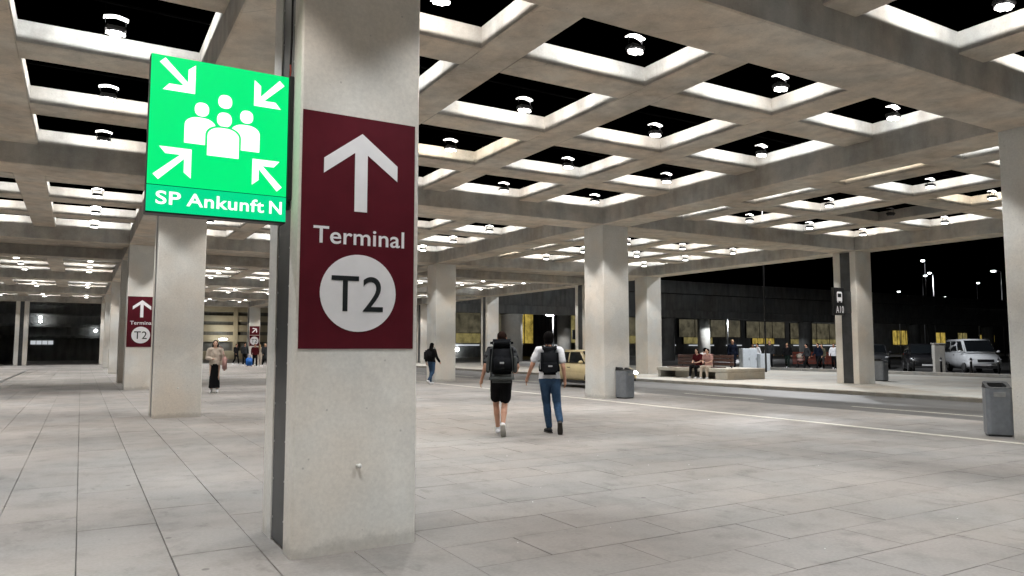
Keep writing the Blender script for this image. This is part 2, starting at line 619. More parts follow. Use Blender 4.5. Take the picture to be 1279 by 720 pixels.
column(0, 1, 'nearest concrete column carrying the green sign and burgundy terminal panel', True, True, True)
column(0, 2, 'plain concrete column standing just behind the green sign', True, False, True)
column(0, 3, 'concrete column with a burgundy terminal panel, further back on the left', True, False, True)
column(0, 4, 'grey column right behind the small terminal panel on the left', True)
column(0, 5, 'third column from the end of the left row', True)
column(0, 6, 'second column from the end of the left row', True)
column(0, 7, 'last and farthest column of the left row', True)
column(1, 0, 'column by the road standing behind the right edge of the view', False)
column(1, 1, 'column at the right edge with a grey bin at its foot', False)
column(1, 2, 'column beside the cream taxi with a bin at its right', False)
column(1, 3, 'column behind the walking person in black with blue jeans', False)
column(1, 4, 'column by the road hidden behind the nearest sign column', False)
column(1, 5, 'fifth column of the roadside row, behind the nearest column', False)
column(1, 6, 'sixth column of the roadside row, behind the nearest column', False)
column(1, 7, 'far column with a burgundy panel and slanting arrow', True)
column(2, 0, 'island column outside the right of the view', True, zbase=0.11)
column(2, 1, 'island column nearest to the camera beyond the right edge', True, zbase=0.11)
column(2, 2, 'island column with dark cover plate and black bus stop sign', True, zbase=0.11)
column(2, 3, 'plain island column left of the long bench', False, zbase=0.11)
column(2, 4, 'slim island column seen behind the cream taxi', True, zbase=0.11)
column(2, 5, 'island column seen behind the man in the grey shirt', True, zbase=0.11)
column(2, 6, 'second last island column, far off behind the walkers', True, zbase=0.11)
column(2, 7, 'last island column at the far end of the canopy', True, zbase=0.11)
# columns of the left end, seen against the dark
t = empty('concrete_column', (-4.55, YJ[7], 0))
tag(t, 'lone far column with dark slot at the left edge', 'column', 'canopy columns')
box('shaft', 'column_concrete', t, 0, 0.28, 0, CS, -0.05, ZB)
box('cover_plate', 'steel_dark', t, 0.285, 0.56, 0.1, CS - .1, 0.0, ZB - .01)
box('shaft', 'column_concrete', t, 0.565, 0.85, 0, CS, -0.05, ZB - 0.003)

# ================================================================== the coffered canopy
can = empty('concrete_canopy', (0, 0, 0))
tag(can, 'coffered concrete canopy of crossing beams over the whole forecourt', 'canopy')
_bc = {}
def beam_mesh(kind, sx, sy, z0, z1, axis, mats):
    key = (kind, round(sx, 3), round(sy, 3))
    if key in _bc:
        return _bc[key]
    bm = bmesh.new()
    bm_box(bm, 0, sx, 0, sy, z0, z1)
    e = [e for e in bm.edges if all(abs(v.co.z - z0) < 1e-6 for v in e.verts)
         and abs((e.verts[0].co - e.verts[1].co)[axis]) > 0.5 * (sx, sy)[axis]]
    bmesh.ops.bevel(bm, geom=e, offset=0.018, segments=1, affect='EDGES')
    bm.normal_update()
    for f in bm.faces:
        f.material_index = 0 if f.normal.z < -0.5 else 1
    me = bpy.data.meshes.new(kind)
    bm.to_mesh(me); bm.free()
    for m in mats:
        me.materials.append(MATS[m])
    _bc[key] = me
    return me
def put(name, me, loc):
    o = bpy.data.objects.new(name, me)
    o.location = loc
    o.parent = can
    col.objects.link(o)
    return o
iis = (-1, 0, 1, 2)
for i in iis:                                   # main beams along the rows
    for n in range(len(YJ) - 1):
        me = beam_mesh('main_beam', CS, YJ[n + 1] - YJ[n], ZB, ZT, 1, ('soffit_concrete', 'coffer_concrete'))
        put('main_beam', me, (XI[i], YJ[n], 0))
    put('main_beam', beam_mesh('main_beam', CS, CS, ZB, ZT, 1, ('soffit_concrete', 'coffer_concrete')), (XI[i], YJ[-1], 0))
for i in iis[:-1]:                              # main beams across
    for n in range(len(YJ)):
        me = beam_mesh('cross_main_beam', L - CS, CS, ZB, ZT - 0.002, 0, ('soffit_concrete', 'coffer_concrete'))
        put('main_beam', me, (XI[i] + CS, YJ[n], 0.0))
lamp_spots = []
for i in iis[:-1]:
    for n in range(len(YJ) - 1):
        y0, y1 = YJ[n] + CS, YJ[n + 1]
        bx = XI[i] + CS
        if y1 - y0 > 8:
            for a in range(3):
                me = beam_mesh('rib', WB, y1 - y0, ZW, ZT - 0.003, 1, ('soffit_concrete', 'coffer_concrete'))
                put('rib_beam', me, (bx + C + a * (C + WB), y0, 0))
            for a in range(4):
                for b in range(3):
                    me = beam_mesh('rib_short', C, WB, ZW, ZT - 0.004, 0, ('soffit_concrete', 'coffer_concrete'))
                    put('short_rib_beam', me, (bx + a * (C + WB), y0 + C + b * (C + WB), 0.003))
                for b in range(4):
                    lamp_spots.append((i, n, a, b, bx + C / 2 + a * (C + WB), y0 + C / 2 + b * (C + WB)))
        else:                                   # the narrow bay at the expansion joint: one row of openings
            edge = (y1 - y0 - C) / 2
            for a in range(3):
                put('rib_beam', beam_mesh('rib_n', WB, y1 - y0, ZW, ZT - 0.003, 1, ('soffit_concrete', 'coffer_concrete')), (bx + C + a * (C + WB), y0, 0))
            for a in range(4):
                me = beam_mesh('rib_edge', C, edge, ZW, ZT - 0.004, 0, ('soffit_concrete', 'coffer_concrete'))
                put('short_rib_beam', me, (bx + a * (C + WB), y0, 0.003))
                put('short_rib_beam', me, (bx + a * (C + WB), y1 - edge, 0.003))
                lamp_spots.append((i, n, a, 0, bx + C / 2 + a * (C + WB), y0 + edge + C / 2))

# ================================================================== ceiling lamps
LENS_Z = 5.452
def light_data(name, p, size, colr, blend, rad):
    l = bpy.data.lights.new(name, 'SPOT')
    l.energy = p
    l.spot_size = R(size)
    l.spot_blend = blend
    l.color = colr
    l.shadow_soft_size = rad
    return l
DOWN, UP = 315, 195
tints = {'cool': (0.93, 0.97, 1.0), 'neutral': (1.0, 0.965, 0.93), 'warm': (1.0, 0.89, 0.73)}
dl = {(k, q): light_data('down_' + k, DOWN * q, 101, c, 0.30, 0.05) for k, c in tints.items() for q in (.55, .85, 1.0, 1.4)}
ul = {k: light_data('up_' + k, UP, 180, tuple(.5 + .5 * q for q in c) if k != 'warm' else c, 0.04, 0.03) for k, c in tints.items()}
# shared meshes
bm = bmesh.new(); bm_box(bm, -.12, .12, -.085, .085, LENS_Z + .012, LENS_Z + .085)
bmesh.ops.bevel(bm, geom=list(bm.edges), offset=.02, segments=2, affect='EDGES')
me_house = bpy.data.meshes.new('housing'); bm.to_mesh(me_house); bm.free(); me_house.materials.append(MATS['black_paint'])
bm = bmesh.new(); bm_box(bm, -.11, .11, -.075, .075, LENS_Z - .012, LENS_Z + .0115)
bmesh.ops.bevel(bm, geom=[e for e in bm.edges if abs(e.verts[0].co.z - e.verts[1].co.z) > .01], offset=.05, segments=3, affect='EDGES')
me_lens = bpy.data.meshes.new('lens'); bm.to_mesh(me_lens); bm.free(); me_lens.materials.append(MATS['lamp_lens'])
me_lens_off = me_lens.copy(); me_lens_off.materials.clear(); me_lens_off.materials.append(MATS['lamp_off'])
bm = bmesh.new()                                # arched reflector over the housing
n = 8
prof = [(-.14 + .28 * k / n, LENS_Z + .185 + .03 * math.sin(PI * k / n)) for k in range(n + 1)]
lo = [[bm.verts.new((x, y, z)) for x, z in prof] for y in (-.045, .045)]
hi = [[bm.verts.new((x, y, z + .012)) for x, z in prof] for y in (-.045, .045)]
for k in range(n):
    bm.faces.new((lo[0][k], lo[1][k], lo[1][k + 1], lo[0][k + 1]))
    bm.faces.new((hi[0][k + 1], hi[1][k + 1], hi[1][k], hi[0][k]))
    bm.faces.new((lo[0][k + 1], hi[0][k + 1], hi[0][k], lo[0][k]))
    bm.faces.new((lo[1][k], hi[1][k], hi[1][k + 1], lo[1][k + 1]))
bm.faces.new((lo[0][0], hi[0][0], hi[1][0], lo[1][0])); bm.faces.new((lo[1][n], hi[1][n], hi[0][n], lo[0][n]))
me_refl = bpy.data.meshes.new('reflector'); bm.to_mesh(me_refl); bm.free(); me_refl.materials.append(MATS['lamp_reflector'])
me_refl_off = me_refl.copy(); me_refl_off.materials.clear(); me_refl_off.materials.append(MATS['lamp_off'])
bm = bmesh.new()                                # hanger: two uprights and a bar across the opening
bm_tube(bm, [(-.12, 0, LENS_Z + .08), (-.12, 0, ZT + .01)], .007, 6)
bm_tube(bm, [(.12, 0, LENS_Z + .08), (.12, 0, ZT + .01)], .007, 6)
bm_box(bm, -C / 2 - .08, C / 2 + .08, -.02, .02, ZT + .002, ZT + .022)
me_hang = bpy.data.meshes.new('hanger'); bm.to_mesh(me_hang); bm.free(); me_hang.materials.append(MATS['matt_black'])

ordn = ['first', 'second', 'third', 'fourth', 'fifth', 'sixth', 'seventh']
side = {-1: 'left aisle', 0: 'middle aisle', 1: 'roadway aisle'}
rng = random.Random(3)
for (i, n, a, b, x, y) in lamp_spots:
    t = empty('ceiling_lamp', (x, y, 0))
    t.rotation_euler = (0, 0, rng.uniform(-.05, .05))
    off = (i, n, a, b) == (1, 1, 2, 2) or (JY[n] == 2 and rng.random() < .5)
    tint = 'neutral'
    r = rng.random()
    if r < .04: tint = 'warm'
    elif r < .38: tint = 'cool'
    if (i, n, a, b) == (0, 1, 1, 2): tint = 'warm'
    st = 'unlit' if off else 'lit'
    tag(t, '%s ceiling lamp in %s, %s bay back, %s row, %s from left' % (st, side[i], ordn[n], ordn[b], ordn[a]), 'lamp', 'lamps hanging in the coffers')
    for nm, me in (('housing', me_house), ('lens', me_lens_off if off else me_lens), ('reflector', me_refl_off if off else me_refl), ('hanger', me_hang)):
        o = bpy.data.objects.new(nm, me); o.parent = t; col.objects.link(o)
    if not off:
        o = bpy.data.objects.new('down_light', dl[tint, 1.0 if (i, n, a, b) in ((-1, 0, 3, 3), (0, 0, 0, 3)) else rng.choice((.55, .85, 1.0, 1.0, 1.4, 1.4))]); o.location = (0, 0, LENS_Z - .03); o.parent = t; col.objects.link(o)
        o = bpy.data.objects.new('up_light', ul[tint]); o.location = (0, 0, LENS_Z + .132); o.rotation_euler = (PI, 0, 0); o.parent = t; col.objects.link(o)

# ================================================================== burgundy terminal panels
def arrow_up(cx, zt, k, ang=0.0):
    """open-headed arrow, tip at (cx, zt); k metres per unit of the big panel"""
    pts = [(0, 0), (.289, -.221), (.289, -.343), (.045, -.162), (.045, -.608), (-.055, -.608), (-.055, -.155), (-.293, -.336), (-.293, -.221)]
    c, s = math.cos(ang), math.sin(ang)
    out = []
    for x, z in pts:
        z += .304
        out.append((cx + k * (x * c + z * s), zt - .304 * k + k * (-x * s + z * c)))
    return out

def terminal_panel(x, y, label, diag=False, small=False):
    t = empty('terminal_sign', (x, y, 0))
    tag(t, label, 'sign', 'burgundy terminal panels')
    f = -0.006
    if not diag:
        box('panel', 'burgundy', t, 0.016, 0.908, f, -0.001, 1.487, 3.262)
        flat_poly('arrow', arrow_up(.472, 3.136, 1.0), 'sign_white', t, f - .001)
        lettering('lettering', 'Terminal', 'sign_white', t, .110, .824, 2.270, 2.398, f - .001, bold=.010, spacing=1.02)
        d = flat_poly('disc', circle_pts(.462, 1.906, .296, .292, 56), 'sign_white', t, f - .001)
        lettering('letter', 'T', 'sign_ink', d, .252, .462, 1.767, 2.033, f - .0045, bold=.002); lettering('letter', '2', 'sign_ink', d, .494, .655, 1.767, 2.033, f - .0045, bold=.002)
    else:
        box('panel', 'burgundy', t, 0.03, 0.90, f, -0.001, 2.55, 3.35)
        flat_poly('arrow', arrow_up(.46, 3.22, .9, R(45)), 'sign_white', t, f - .001)
        box('panel', 'burgundy', t, 0.03, 0.90, f, -0.001, 1.55, 2.50)
        d = flat_poly('disc', circle_pts(.462, 2.02, .38, .38, 40), 'sign_white', t, f - .001)
        lettering('letter', 'T', 'sign_ink', d, .22, .45, 1.85, 2.18, f - .0045); lettering('letter', '2', 'sign_ink', d, .49, .70, 1.85, 2.18, f - .0045)
    return t
terminal_panel(X0, Y0, 'big burgundy panel with white arrow, Terminal and T2 on the nearest column')
terminal_panel(X0, YJ[3], 'small burgundy T2 panel with upward arrow on a column at left')
terminal_panel(XI[1], YJ[7], 'distant burgundy panel with slanting arrow above a T2 disc', diag=True)

# ================================================================== green assembly point sign
def green_sign():
    gx0, gx1, gz0, gz1, gm = 0.347, 1.296, 2.443, 3.562, 2.630
    yf = 5.62
    t = empty('assembly_point_sign', (0, yf, 0))
    tag(t, 'glowing green assembly point sign reading SP Ankunft N', 'sign')
    box('housing', 'black_paint', t, gx0 - .004, gx1 + .004, 0.006, 0.13, gz0 - .012, gz1 + .004, .006)
    fa = box('face', 'green_lit', t, gx0, gx1, -.004, .0055, gm + .004, gz1)
    fb = box('face', 'green_lit_strip', t, gx0, gx1, -.006, .0055, gz0, gm - .003)
    Wd, Hh = gx1 - gx0, gz1 - gm
    def U(u, v): return (gx0 + u * Wd, gm + v * Hh)       # unit square of the pictogram, v upwards
    def shape(nm, pts, lift=0.0):
        return flat_poly(nm, pts, 'white_lit', t, -.005 - lift, .003)
    # four arrows pointing in from the corners
    def arrow(tip, tail, wd, head):
        tip, tail = Vector(tip), Vector(tail)
        d = (tip - tail).normalized()
        sx = 1 if d.x > 0 else -1
        sz = 1 if d.y > 0 else -1
        n = Vector((-d.y, d.x)) * wd / 2
        a = Vector((-sx, 0)); b = Vector((0, -sz))
        g = wd * 1.0
        # head: an L of two barbs along the axes, ends cut on the slant
        P = [tip, tip + a * head, tip + a * (head - g * .8) + b * g * .95]
        q1 = tip + a * g * .95 * 1.55 + b * g * .95
        q2 = tip + b * g * .95 * 1.55 + a * g * .95
        side1 = n if n.dot(a) > n.dot(b) else -n
        tl1, tl2 = tail + side1, tail - side1
        P2 = [tip + b * (head - g * .8) + a * g * .95, tip + b * head]
        P += [q1 + Vector((0, 0)), tl1, tl2, q2] + P2
        return [(p.x, p.y) for p in P]
    hd = 0.245
    wd = 0.050
    shape('arrow', arrow(U(.305, .735), U(.075, .963), wd, hd * .86))
    shape('arrow', arrow(U(.735, .718), U(.947, .938), wd, hd * .80))
    shape('arrow', arrow(U(.295, .297), U(.055, .061), wd, hd * .86))
    shape('arrow', arrow(U(.735, .285), U(.945, .058), wd, hd * .80))
    # the group of four people: heads are rounded, bodies have sloping shoulders
    def head(u, v, r):
        c = U(u, v); pts = []
        for k in range(28):
            an = 2 * PI * k / 28
            cx_, sx_ = math.cos(an), math.sin(an)
            pts.append((c[0] + r * math.copysign(abs(cx_) ** .85, cx_), c[1] + r * 1.06 * math.copysign(abs(sx_) ** .85, sx_)))
        shape('figure_head', pts, .0005)
    def body(u0, u1, v0, v1, lift=0.0, mat='white_lit', grow=0.0):
        (x0, z0), (x1, z1) = U(u0, v0), U(u1, v1)
        x0 -= grow; x1 += grow; z1 += grow
        r = (x1 - x0) * .42
        pts = [(x0, z0), (x1, z0)]
        for k in range(9):
            an = k * PI / 2 / 8
            pts.append((x1 - r + r * math.cos(an), z1 - r * .72 + r * .72 * math.sin(an)))
        for k in range(9):
            an = PI / 2 + k * PI / 2 / 8
            pts.append((x0 + r + r * math.cos(an), z1 - r * .72 + r * .72 * math.sin(an)))
        return flat_poly('figure_body', pts, mat, t, -.005 - lift, .003)
    head(.357, .621, .048); head(.522, .711, .048); head(.520, .566, .051); head(.683, .614, .046)
    body(.240, .460, .345, .556, 0)
    body(.570, .785, .340, .548, 0)
    body(.401, .630, .266, .495, .004, 'green_lit', .014)
    body(.401, .630, .266, .495, .0085)
    for wd_, fa_, fb_ in (('SP', .063, .232), ('Ankunft', .272, .832), ('N', .872, .968)):
        lettering('lettering', wd_, 'white_lit', t, gx0 + fa_ * Wd, gx0 + fb_ * Wd, gz0 + .052, gm - .040, -.0075, bold=.016, spacing=1.06)
    # bracket and cable on the column
    mb = box('mounting_box', 'black_paint', t, gx1 + .004, X0 - .002, -.02, .14, gm - .02, gz1 + .01, .004)
    box('clamp', 'black_paint', t, gx1 - .01, X0 - .003, .02, .07, gz0 + .10, gz0 + .16, .004)
    tube('cable', 'black_plastic', t, [(gx1 + .02, .05, gz1), (gx1 + .028, .05, gz1 + .35), (gx1 + .03, .07, ZB - .05)], .008)
    tube('cable_end', 'rust_cable', t, [(gx1 + .013, .03, gz1 + .01), (gx1 + .022, .035, gz1 + .06), (gx1 + .02, .045, gz1 + .12)], .007)
    return t
green_sign()

# ================================================================== bus stop sign on the island column
t = empty('bus_stop_sign', (XI[2] - 1.02, YJ[2] + .18, 2.66))
tag(t, 'black bus stop sign A10 with white bus symbol on island column', 'sign')
box('case', 'black_paint', t, 0, .55, 0, .14, 0, 1.02, .01)
bx_, bz_ = .275, .66
d = flat_poly('bus_symbol', [(bx_ + x, bz_ + z) for x, z in ((-.15, -.14), (.15, -.14), (.15, .17), (.11, .21), (-.11, .21), (-.15, .17))], 'sign_white', t, -.001)
flat_poly('windscreen', [(bx_ + x, bz_ + z) for x, z in ((-.105, .0), (.105, .0), (.105, .14), (-.105, .14))], 'sign_ink', d, -.0045)
for s in (-1, 1):
    flat_poly('bus_wheel', [(bx_ + s * .1 + x, bz_ - .19 + z) for x, z in ((-.03, 0), (.03, 0), (.03, .05), (-.03, .05))], 'sign_white', d, -.001)
lettering('lettering', 'A10', 'sign_white', t, .06, .50, .08, .34, -.0015, bold=.012, spacing=1.15)
box('bracket', 'steel_dark', t, .551, 1.015, .04, .10, .1, .9)

# ================================================================== litter bins
def litter_bin(x, y, z, label, rz):
    t = empty('litter_bin', (x, y, z), rz)
    tag(t, label, 'bin', 'litter bins at the columns')
    bm = bmesh.new()
    pts = []
    w2, d2, r = .225, .20, .07
    for cx, cy, a0 in ((w2 - r, d2 - r, 0), (-w2 + r, d2 - r, PI / 2), (-w2 + r, -d2 + r, PI), (w2 - r, -d2 + r, 1.5 * PI)):
        for k in range(5):
            an = a0 + k * PI / 8
            pts.append((cx + r * math.cos(an), cy + r * math.sin(an)))
    bm_prism(bm, pts, .035, .80)
    obj('body', bm, 'metal_grey', t)
    bm = bmesh.new()
    bm_prism(bm, [(px * .9, py * .9) for px, py in pts], 0.0, .034)
    obj('plinth', bm, 'steel_dark', t)
    # hood: sloping collar with the dark mouth
    bm = bmesh.new()
    lo_ = [bm.verts.new((px * 1.02, py * 1.02, .803)) for px, py in pts]
    hi_ = [bm.verts.new((px * .96, py * .96, .86 + .05 * (py / d2))) for px, py in pts]
    inn = [bm.verts.new((px * .66, py * .66, .855 + .03 * (py / d2))) for px, py in pts]
    bot = [bm.verts.new((px * .6, py * .6, .81)) for px, py in pts]
    m_ = len(pts)
    for k in range(m_):
        q = (k + 1) % m_
        bm.faces.new((lo_[k], lo_[q], hi_[q], hi_[k])); bm.faces.new((hi_[k], hi_[q], inn[q], inn[k])); bm.faces.new((inn[k], inn[q], bot[q], bot[k]))
    bm.faces.new(bot)
    hd_ = obj('hood', bm, 'black_plastic', t)
    box('ashtray', 'galvanised', t, -.10, .10, -.218, -.203, .66, .74, .004)
    return t
litter_bin(13.78, 17.05, 0, 'grey litter bin at the foot of the column near the taxi', 0.2)
litter_bin(13.45, 6.72, 0, 'large grey litter bin beside the column at the right edge', -0.9).scale = (.86, .86, 1.0)
litter_bin(28.2, 18.45, .11, 'grey litter bin right of the bus stop column on the island', 0.1)

# ================================================================== bench on the island
t = empty('island_bench', (23.3, 22.0, .111), 0)
tag(t, 'long low concrete bench with brown wooden backrests on the traffic island', 'bench')
box('seat_slab', 'bench_concrete', t, 0.0, 2.3, .1, 4.5, .30, .46, .02)
box('end_block', 'bench_concrete', t, 0.02, 2.28, .12, .82, .0, .297, .012)
box('foot_block', 'bench_concrete', t, .05, .45, 2.25, 2.45, 0, .297, .01)
box('foot_block', 'bench_concrete', t, .35, 2.2, 2.5, 3.6, 0, .295, .01)
box('foot_block', 'bench_concrete', t, .05, 2.2, 4.28, 4.46, 0, .297, .01)
for a, b in ((.7, 2.1), (2.2, 4.1)):
    bk = empty('backrest'); bk.parent = t
    for k in range(3):
        box('backrest_board', 'wood_brown', bk, .98, 1.06, a, b, .56 + k * .16, .70 + k * .16, .012)
    for yy in (a + .15, b - .2):
        box('backrest_post', 'steel_dark', bk, 1.065, 1.10, yy, yy + .05, .461, .99)
for a in range(6):
    box('seat_slat', 'wood_brown', t, .18 + a * .12, .28 + a * .12, 1.0, 4.0, .462, .50, .006)

# crumbs and paper bits trodden into the joints near the camera
bm = bmesh.new()
rl = random.Random(11)
for k in range(26):
    x, y, a = rl.uniform(1.5, 9), rl.uniform(3.2, 11), rl.uniform(0, PI)
    s_ = rl.uniform(.003, .009)
    vs = [bm.verts.new((x + s_ * rl.uniform(.6, 1.3) * math.cos(a + q * PI / 2.5), y + s_ * rl.uniform(.6, 1.6) * math.sin(a + q * PI / 2.5), .0022 + rl.uniform(0, .004))) for q in range(5)]
    bm.faces.new(vs)
    tp_ = bm.verts.new((x, y, .006 + rl.uniform(0, .004)))
    for q in range(5): bm.faces.new((vs[q], vs[(q + 1) % 5], tp_))
tag(obj('litter_crumbs', bm, 'peg_white', None), 'tiny pale crumbs of paper scattered over the paving', 'litter', kind='stuff')

# ================================================================== people
plain('skin', (0.50, 0.27, 0.18), 0.55, var=0.1)
plain('skin_pale', (0.60, 0.38, 0.28), 0.55, var=0.1)
plain('skin_tan', (0.36, 0.18, 0.11), 0.55, var=0.1)
plain('hair_brown', (0.020, 0.009, 0.006), 0.9, var=0.6, scale=60, spec=.08)
plain('hair_black', (0.006, 0.005, 0.005), 0.9, var=0.5, scale=60, spec=.05)
plain('hair_blond', (0.35, 0.22, 0.10), 0.6, var=0.5, scale=60)
plain('eye_dark', (0.02, 0.015, 0.012), 0.2)
plain('lip', (0.35, 0.12, 0.10), 0.5)
plain('sole_white', (0.60, 0.58, 0.54), 0.7)
plain('sole_dark', (0.05, 0.045, 0.04), 0.8)
plain('logo_grey', (0.35, 0.35, 0.36), 0.6)
def cloth(name, c, check=0.0):
    m, nt, b = new_mat(name)
    b.inputs['Roughness'].default_value = 0.9
    b.inputs['Specular IOR Level'].default_value = 0.06
    tc = node(nt, 'ShaderNodeTexCoord')
    n1 = ramp(nt, noise_tex(nt, tc.outputs['Object'], 7, 5, .65), [(0.3, .70), (0.65, 1.0)])
    n2 = ramp(nt, noise_tex(nt, tc.outputs['Object'], 90, 2), [(0.3, .85), (0.7, 1.0)])
    cc = mul(nt, mul(nt, tuple(c), n1), n2)
    if check:
        vo = node(nt, 'ShaderNodeTexVoronoi'); vo.inputs['Scale'].default_value = 16
        nt.links.new(tc.outputs['Object'], vo.inputs['Vector'])
        cc = mul(nt, cc, ramp(nt, vo.outputs['Distance'], [(.25, 1 - check), (.5, 1.35)]))
    nt.links.new(cc, b.inputs['Base Color'])
    bp = node(nt, 'ShaderNodeBump'); bp.inputs['Strength'].default_value = .35; bp.inputs['Distance'].default_value = .02
    mp = node(nt, 'ShaderNodeMapping'); mp.inputs['Scale'].default_value = (9, 9, 4)
    nt.links.new(tc.outputs['Object'], mp.inputs[0])
    nt.links.new(noise_tex(nt, mp.outputs[0], 1.2, 4), bp.inputs['Height'])
    nt.links.new(bp.outputs[0], b.inputs['Normal'])
for nm, c in dict(cloth_white=(.82, .82, .84), cloth_black=(.010, .010, .011), cloth_navy=(.008, .011, .022), cloth_jeans=(.045, .088, .16),
                  cloth_red=(.075, .010, .013), cloth_pink=(.50, .30, .27), cloth_cream=(.58, .50, .42), cloth_green=(.012, .020, .016), cloth_charcoal=(.035, .037, .04), cloth_olive=(.10, .09, .06)).items():
    cloth(nm, c)
cloth('cloth_check', (.055, .058, .062), .8)
cloth('pack_dark', (.011, .012, .014)); cloth('pack_grey', (.085, .092, .09))

def folds(me, amp):
    """cloth folds: long soft creases pushed into a garment"""
    for v in me.vertices:
        p = v.co
        a = noise.noise(Vector((p.x * 17, p.y * 17, p.z * 7 + p.x * 9))) + .6 * noise.noise(Vector((p.x * 8 + 3, p.y * 30, p.z * 24)))
        v.co = p + v.normal * (a + .55) * amp
    return me

BASE = dict(pelvis=(0, 0, .95), waist=(0, -.005, 1.08), chest=(0, -.01, 1.30), neck=(0, -.015, 1.475), head=(0, .02, 1.635),
            shL=(-.185, -.015, 1.425), shR=(.185, -.015, 1.425), elL=(-.245, -.03, 1.13), elR=(.245, -.03, 1.13),
            wrL=(-.26, .05, .89), wrR=(.26, .05, .89), haL=(-.262, .085, .80), haR=(.262, .085, .80),
            hiL=(-.092, 0, .92), hiR=(.092, 0, .92), knL=(-.10, .03, .50), knR=(.10, .03, .50),
            anL=(-.105, -.01, .085), anR=(.105, -.01, .085), toL=(-.12, .17, .03), toR=(.12, .17, .03))

def person(label, loc, heading, height, pose, top, bottom, skin='skin', hair='hair_brown', hair_len='short', shoe='sole_white',
           short_sleeve=True, shorts=False, skirt=False, voxel=.016, wide=1.0, coat=False, extra=None, group=None):
    """heading: degrees clockwise from +Y"""
    k = height / 1.76
    J = {n: Vector(v) for n, v in BASE.items()}
    for n, v in (pose or {}).items():
        J[n] = Vector(v)
    t = empty('person', loc, -R(heading))
    t.scale = (k, k, k)
    tag(t, label, 'person', group)
    near = voxel < .012
    # ---- body, one skin
    bm = bmesh.new()
    head = J['head']
    bm_ball(bm, head + Vector((0, 0, .012)), (.074, .094, .100), 16, 12)
    bm_ball(bm, head + Vector((0, .030, -.055)), (.055, .060, .060), 12, 10)
    bm_ball(bm, head + Vector((0, .098, -.018)), (.013, .018, .022), 8, 6)
    for s in (-1, 1):
        bm_ball(bm, head + Vector((s * .076, -.008, -.008)), (.013, .022, .034), 8, 6)
    bm_capsule(bm, J['neck'] - Vector((0, 0, .04)), head - Vector((0, .02, .07)), .062, .054)
    chest, waist, pel = J['chest'], J['waist'], J['pelvis']
    bm_ball(bm, chest, (.158 * wide, .108, .165), 16, 12)
    bm_ball(bm, (chest + J['neck']) / 2 + Vector((0, 0, .02)), (.135 * wide, .085, .09), 14, 10)
    bm_capsule(bm, chest - Vector((.045, 0, .05)), waist - Vector((.045, 0, 0)), .102, .092)
    bm_capsule(bm, chest - Vector((-.045, 0, .05)), waist + Vector((.045, 0, 0)), .102, .092)
    bm_ball(bm, pel, (.138 * wide, .098, .115), 16, 12)
    for S in 'LR':
        s = -1 if S == 'L' else 1
        bm_capsule(bm, (chest.x * .5 + s * .09, J['sh' + S].y, J['sh' + S].z + .01), J['sh' + S], .062, .060)
        bm_capsule(bm, J['sh' + S], J['el' + S], .053, .040)
        bm_capsule(bm, J['el' + S], J['wr' + S], .040, .026)
        wr, ha = J['wr' + S], J['ha' + S]
        d = (ha - wr).normalized()
        fw = Vector((0, 1, 0)); fw = (fw - d * fw.dot(d)).normalized()
        pc = wr + d * .048
        rotm = d.to_track_quat('Z', 'X').to_matrix().to_4x4()
        bm_capsule(bm, wr, pc, .024, .030)
        bm_capsule(bm, pc - fw * .018, pc + fw * .018 + d * .02, .022, .020)
        inw = d.cross(fw) * (1 if d.cross(fw).x * -s > 0 else -1)
        r_f = .0095 if near else .011
        for q in range(4):
            base = pc + d * .030 + fw * (.027 - q * .018)
            ln = (.030, .034, .032, .025)[q]
            mid = base + d * ln + inw * .006
            bm_capsule(bm, base, mid, r_f, r_f * .95, 7)
            bm_capsule(bm, mid, mid + d * ln * .75 + inw * .018, r_f * .95, r_f * .8, 7)
        tb = wr + d * .025 + fw * .026
        bm_capsule(bm, tb, tb + fw * .022 + d * .030 + inw * .008, .013, .011, 7)
        bm_capsule(bm, tb + fw * .022 + d * .030 + inw * .008, tb + fw * .024 + d * .062 + inw * .014, .011, .009, 7)
        bm_capsule(bm, J['hi' + S], J['kn' + S], .082, .054)
        bm_capsule(bm, J['kn' + S], J['kn' + S] * .62 + J['an' + S] * .38 + Vector((0, -.018, 0)), .052, .056)
        bm_capsule(bm, J['kn' + S] * .62 + J['an' + S] * .38 + Vector((0, -.015, 0)), J['an' + S], .052, .034)
        bm_capsule(bm, J['an' + S] - Vector((0, .02, .03)), J['to' + S], .036, .030)
    me = remeshed(bm, voxel, 3)
    body = obj('body', me, skin, t)
    # ---- face
    for s in (-1, 1):
        b = bmesh.new(); bm_ball(b, head + Vector((s * .032, .086, .012)), (.011, .008, .007), 8, 6); obj('eye', b, 'eye_dark', body)
    b = bmesh.new(); bm_ball(b, head + Vector((0, .088, -.062)), (.024, .008, .007), 8, 6); obj('mouth', b, 'lip', body)
    # ---- hair
    bm = bmesh.new()
    bm_ball(bm, head + Vector((0, -.016, .032)), (.086, .096, .092), 14, 10)
    if hair_len == 'short':
        bm_ball(bm, head + Vector((0, -.045, -.005)), (.076, .065, .075), 12, 8)
    elif hair_len == 'full':
        bm_ball(bm, head + Vector((0, -.03, .03)), (.098, .105, .100), 12, 8)
        bm_ball(bm, head + Vector((0, -.05, -.035)), (.088, .070, .075), 12, 8)
    elif hair_len == 'long':
        bm_ball(bm, head + Vector((0, -.045, -.03)), (.090, .068, .10), 12, 8)
        bm_capsule(bm, head + Vector((0, -.06, -.05)), J['neck'] + Vector((0, -.10, -.10)), .075, .060)
        for s in (-1, 1):
            bm_capsule(bm, head + Vector((s * .07, -.01, 0)), J['neck'] + Vector((s * .085, -.02, -.02)), .028, .026)
    for vtx in bm.verts:
        nz = noise.noise(vtx.co * 40)
        vtx.co += (vtx.co - head).normalized() * nz * .006
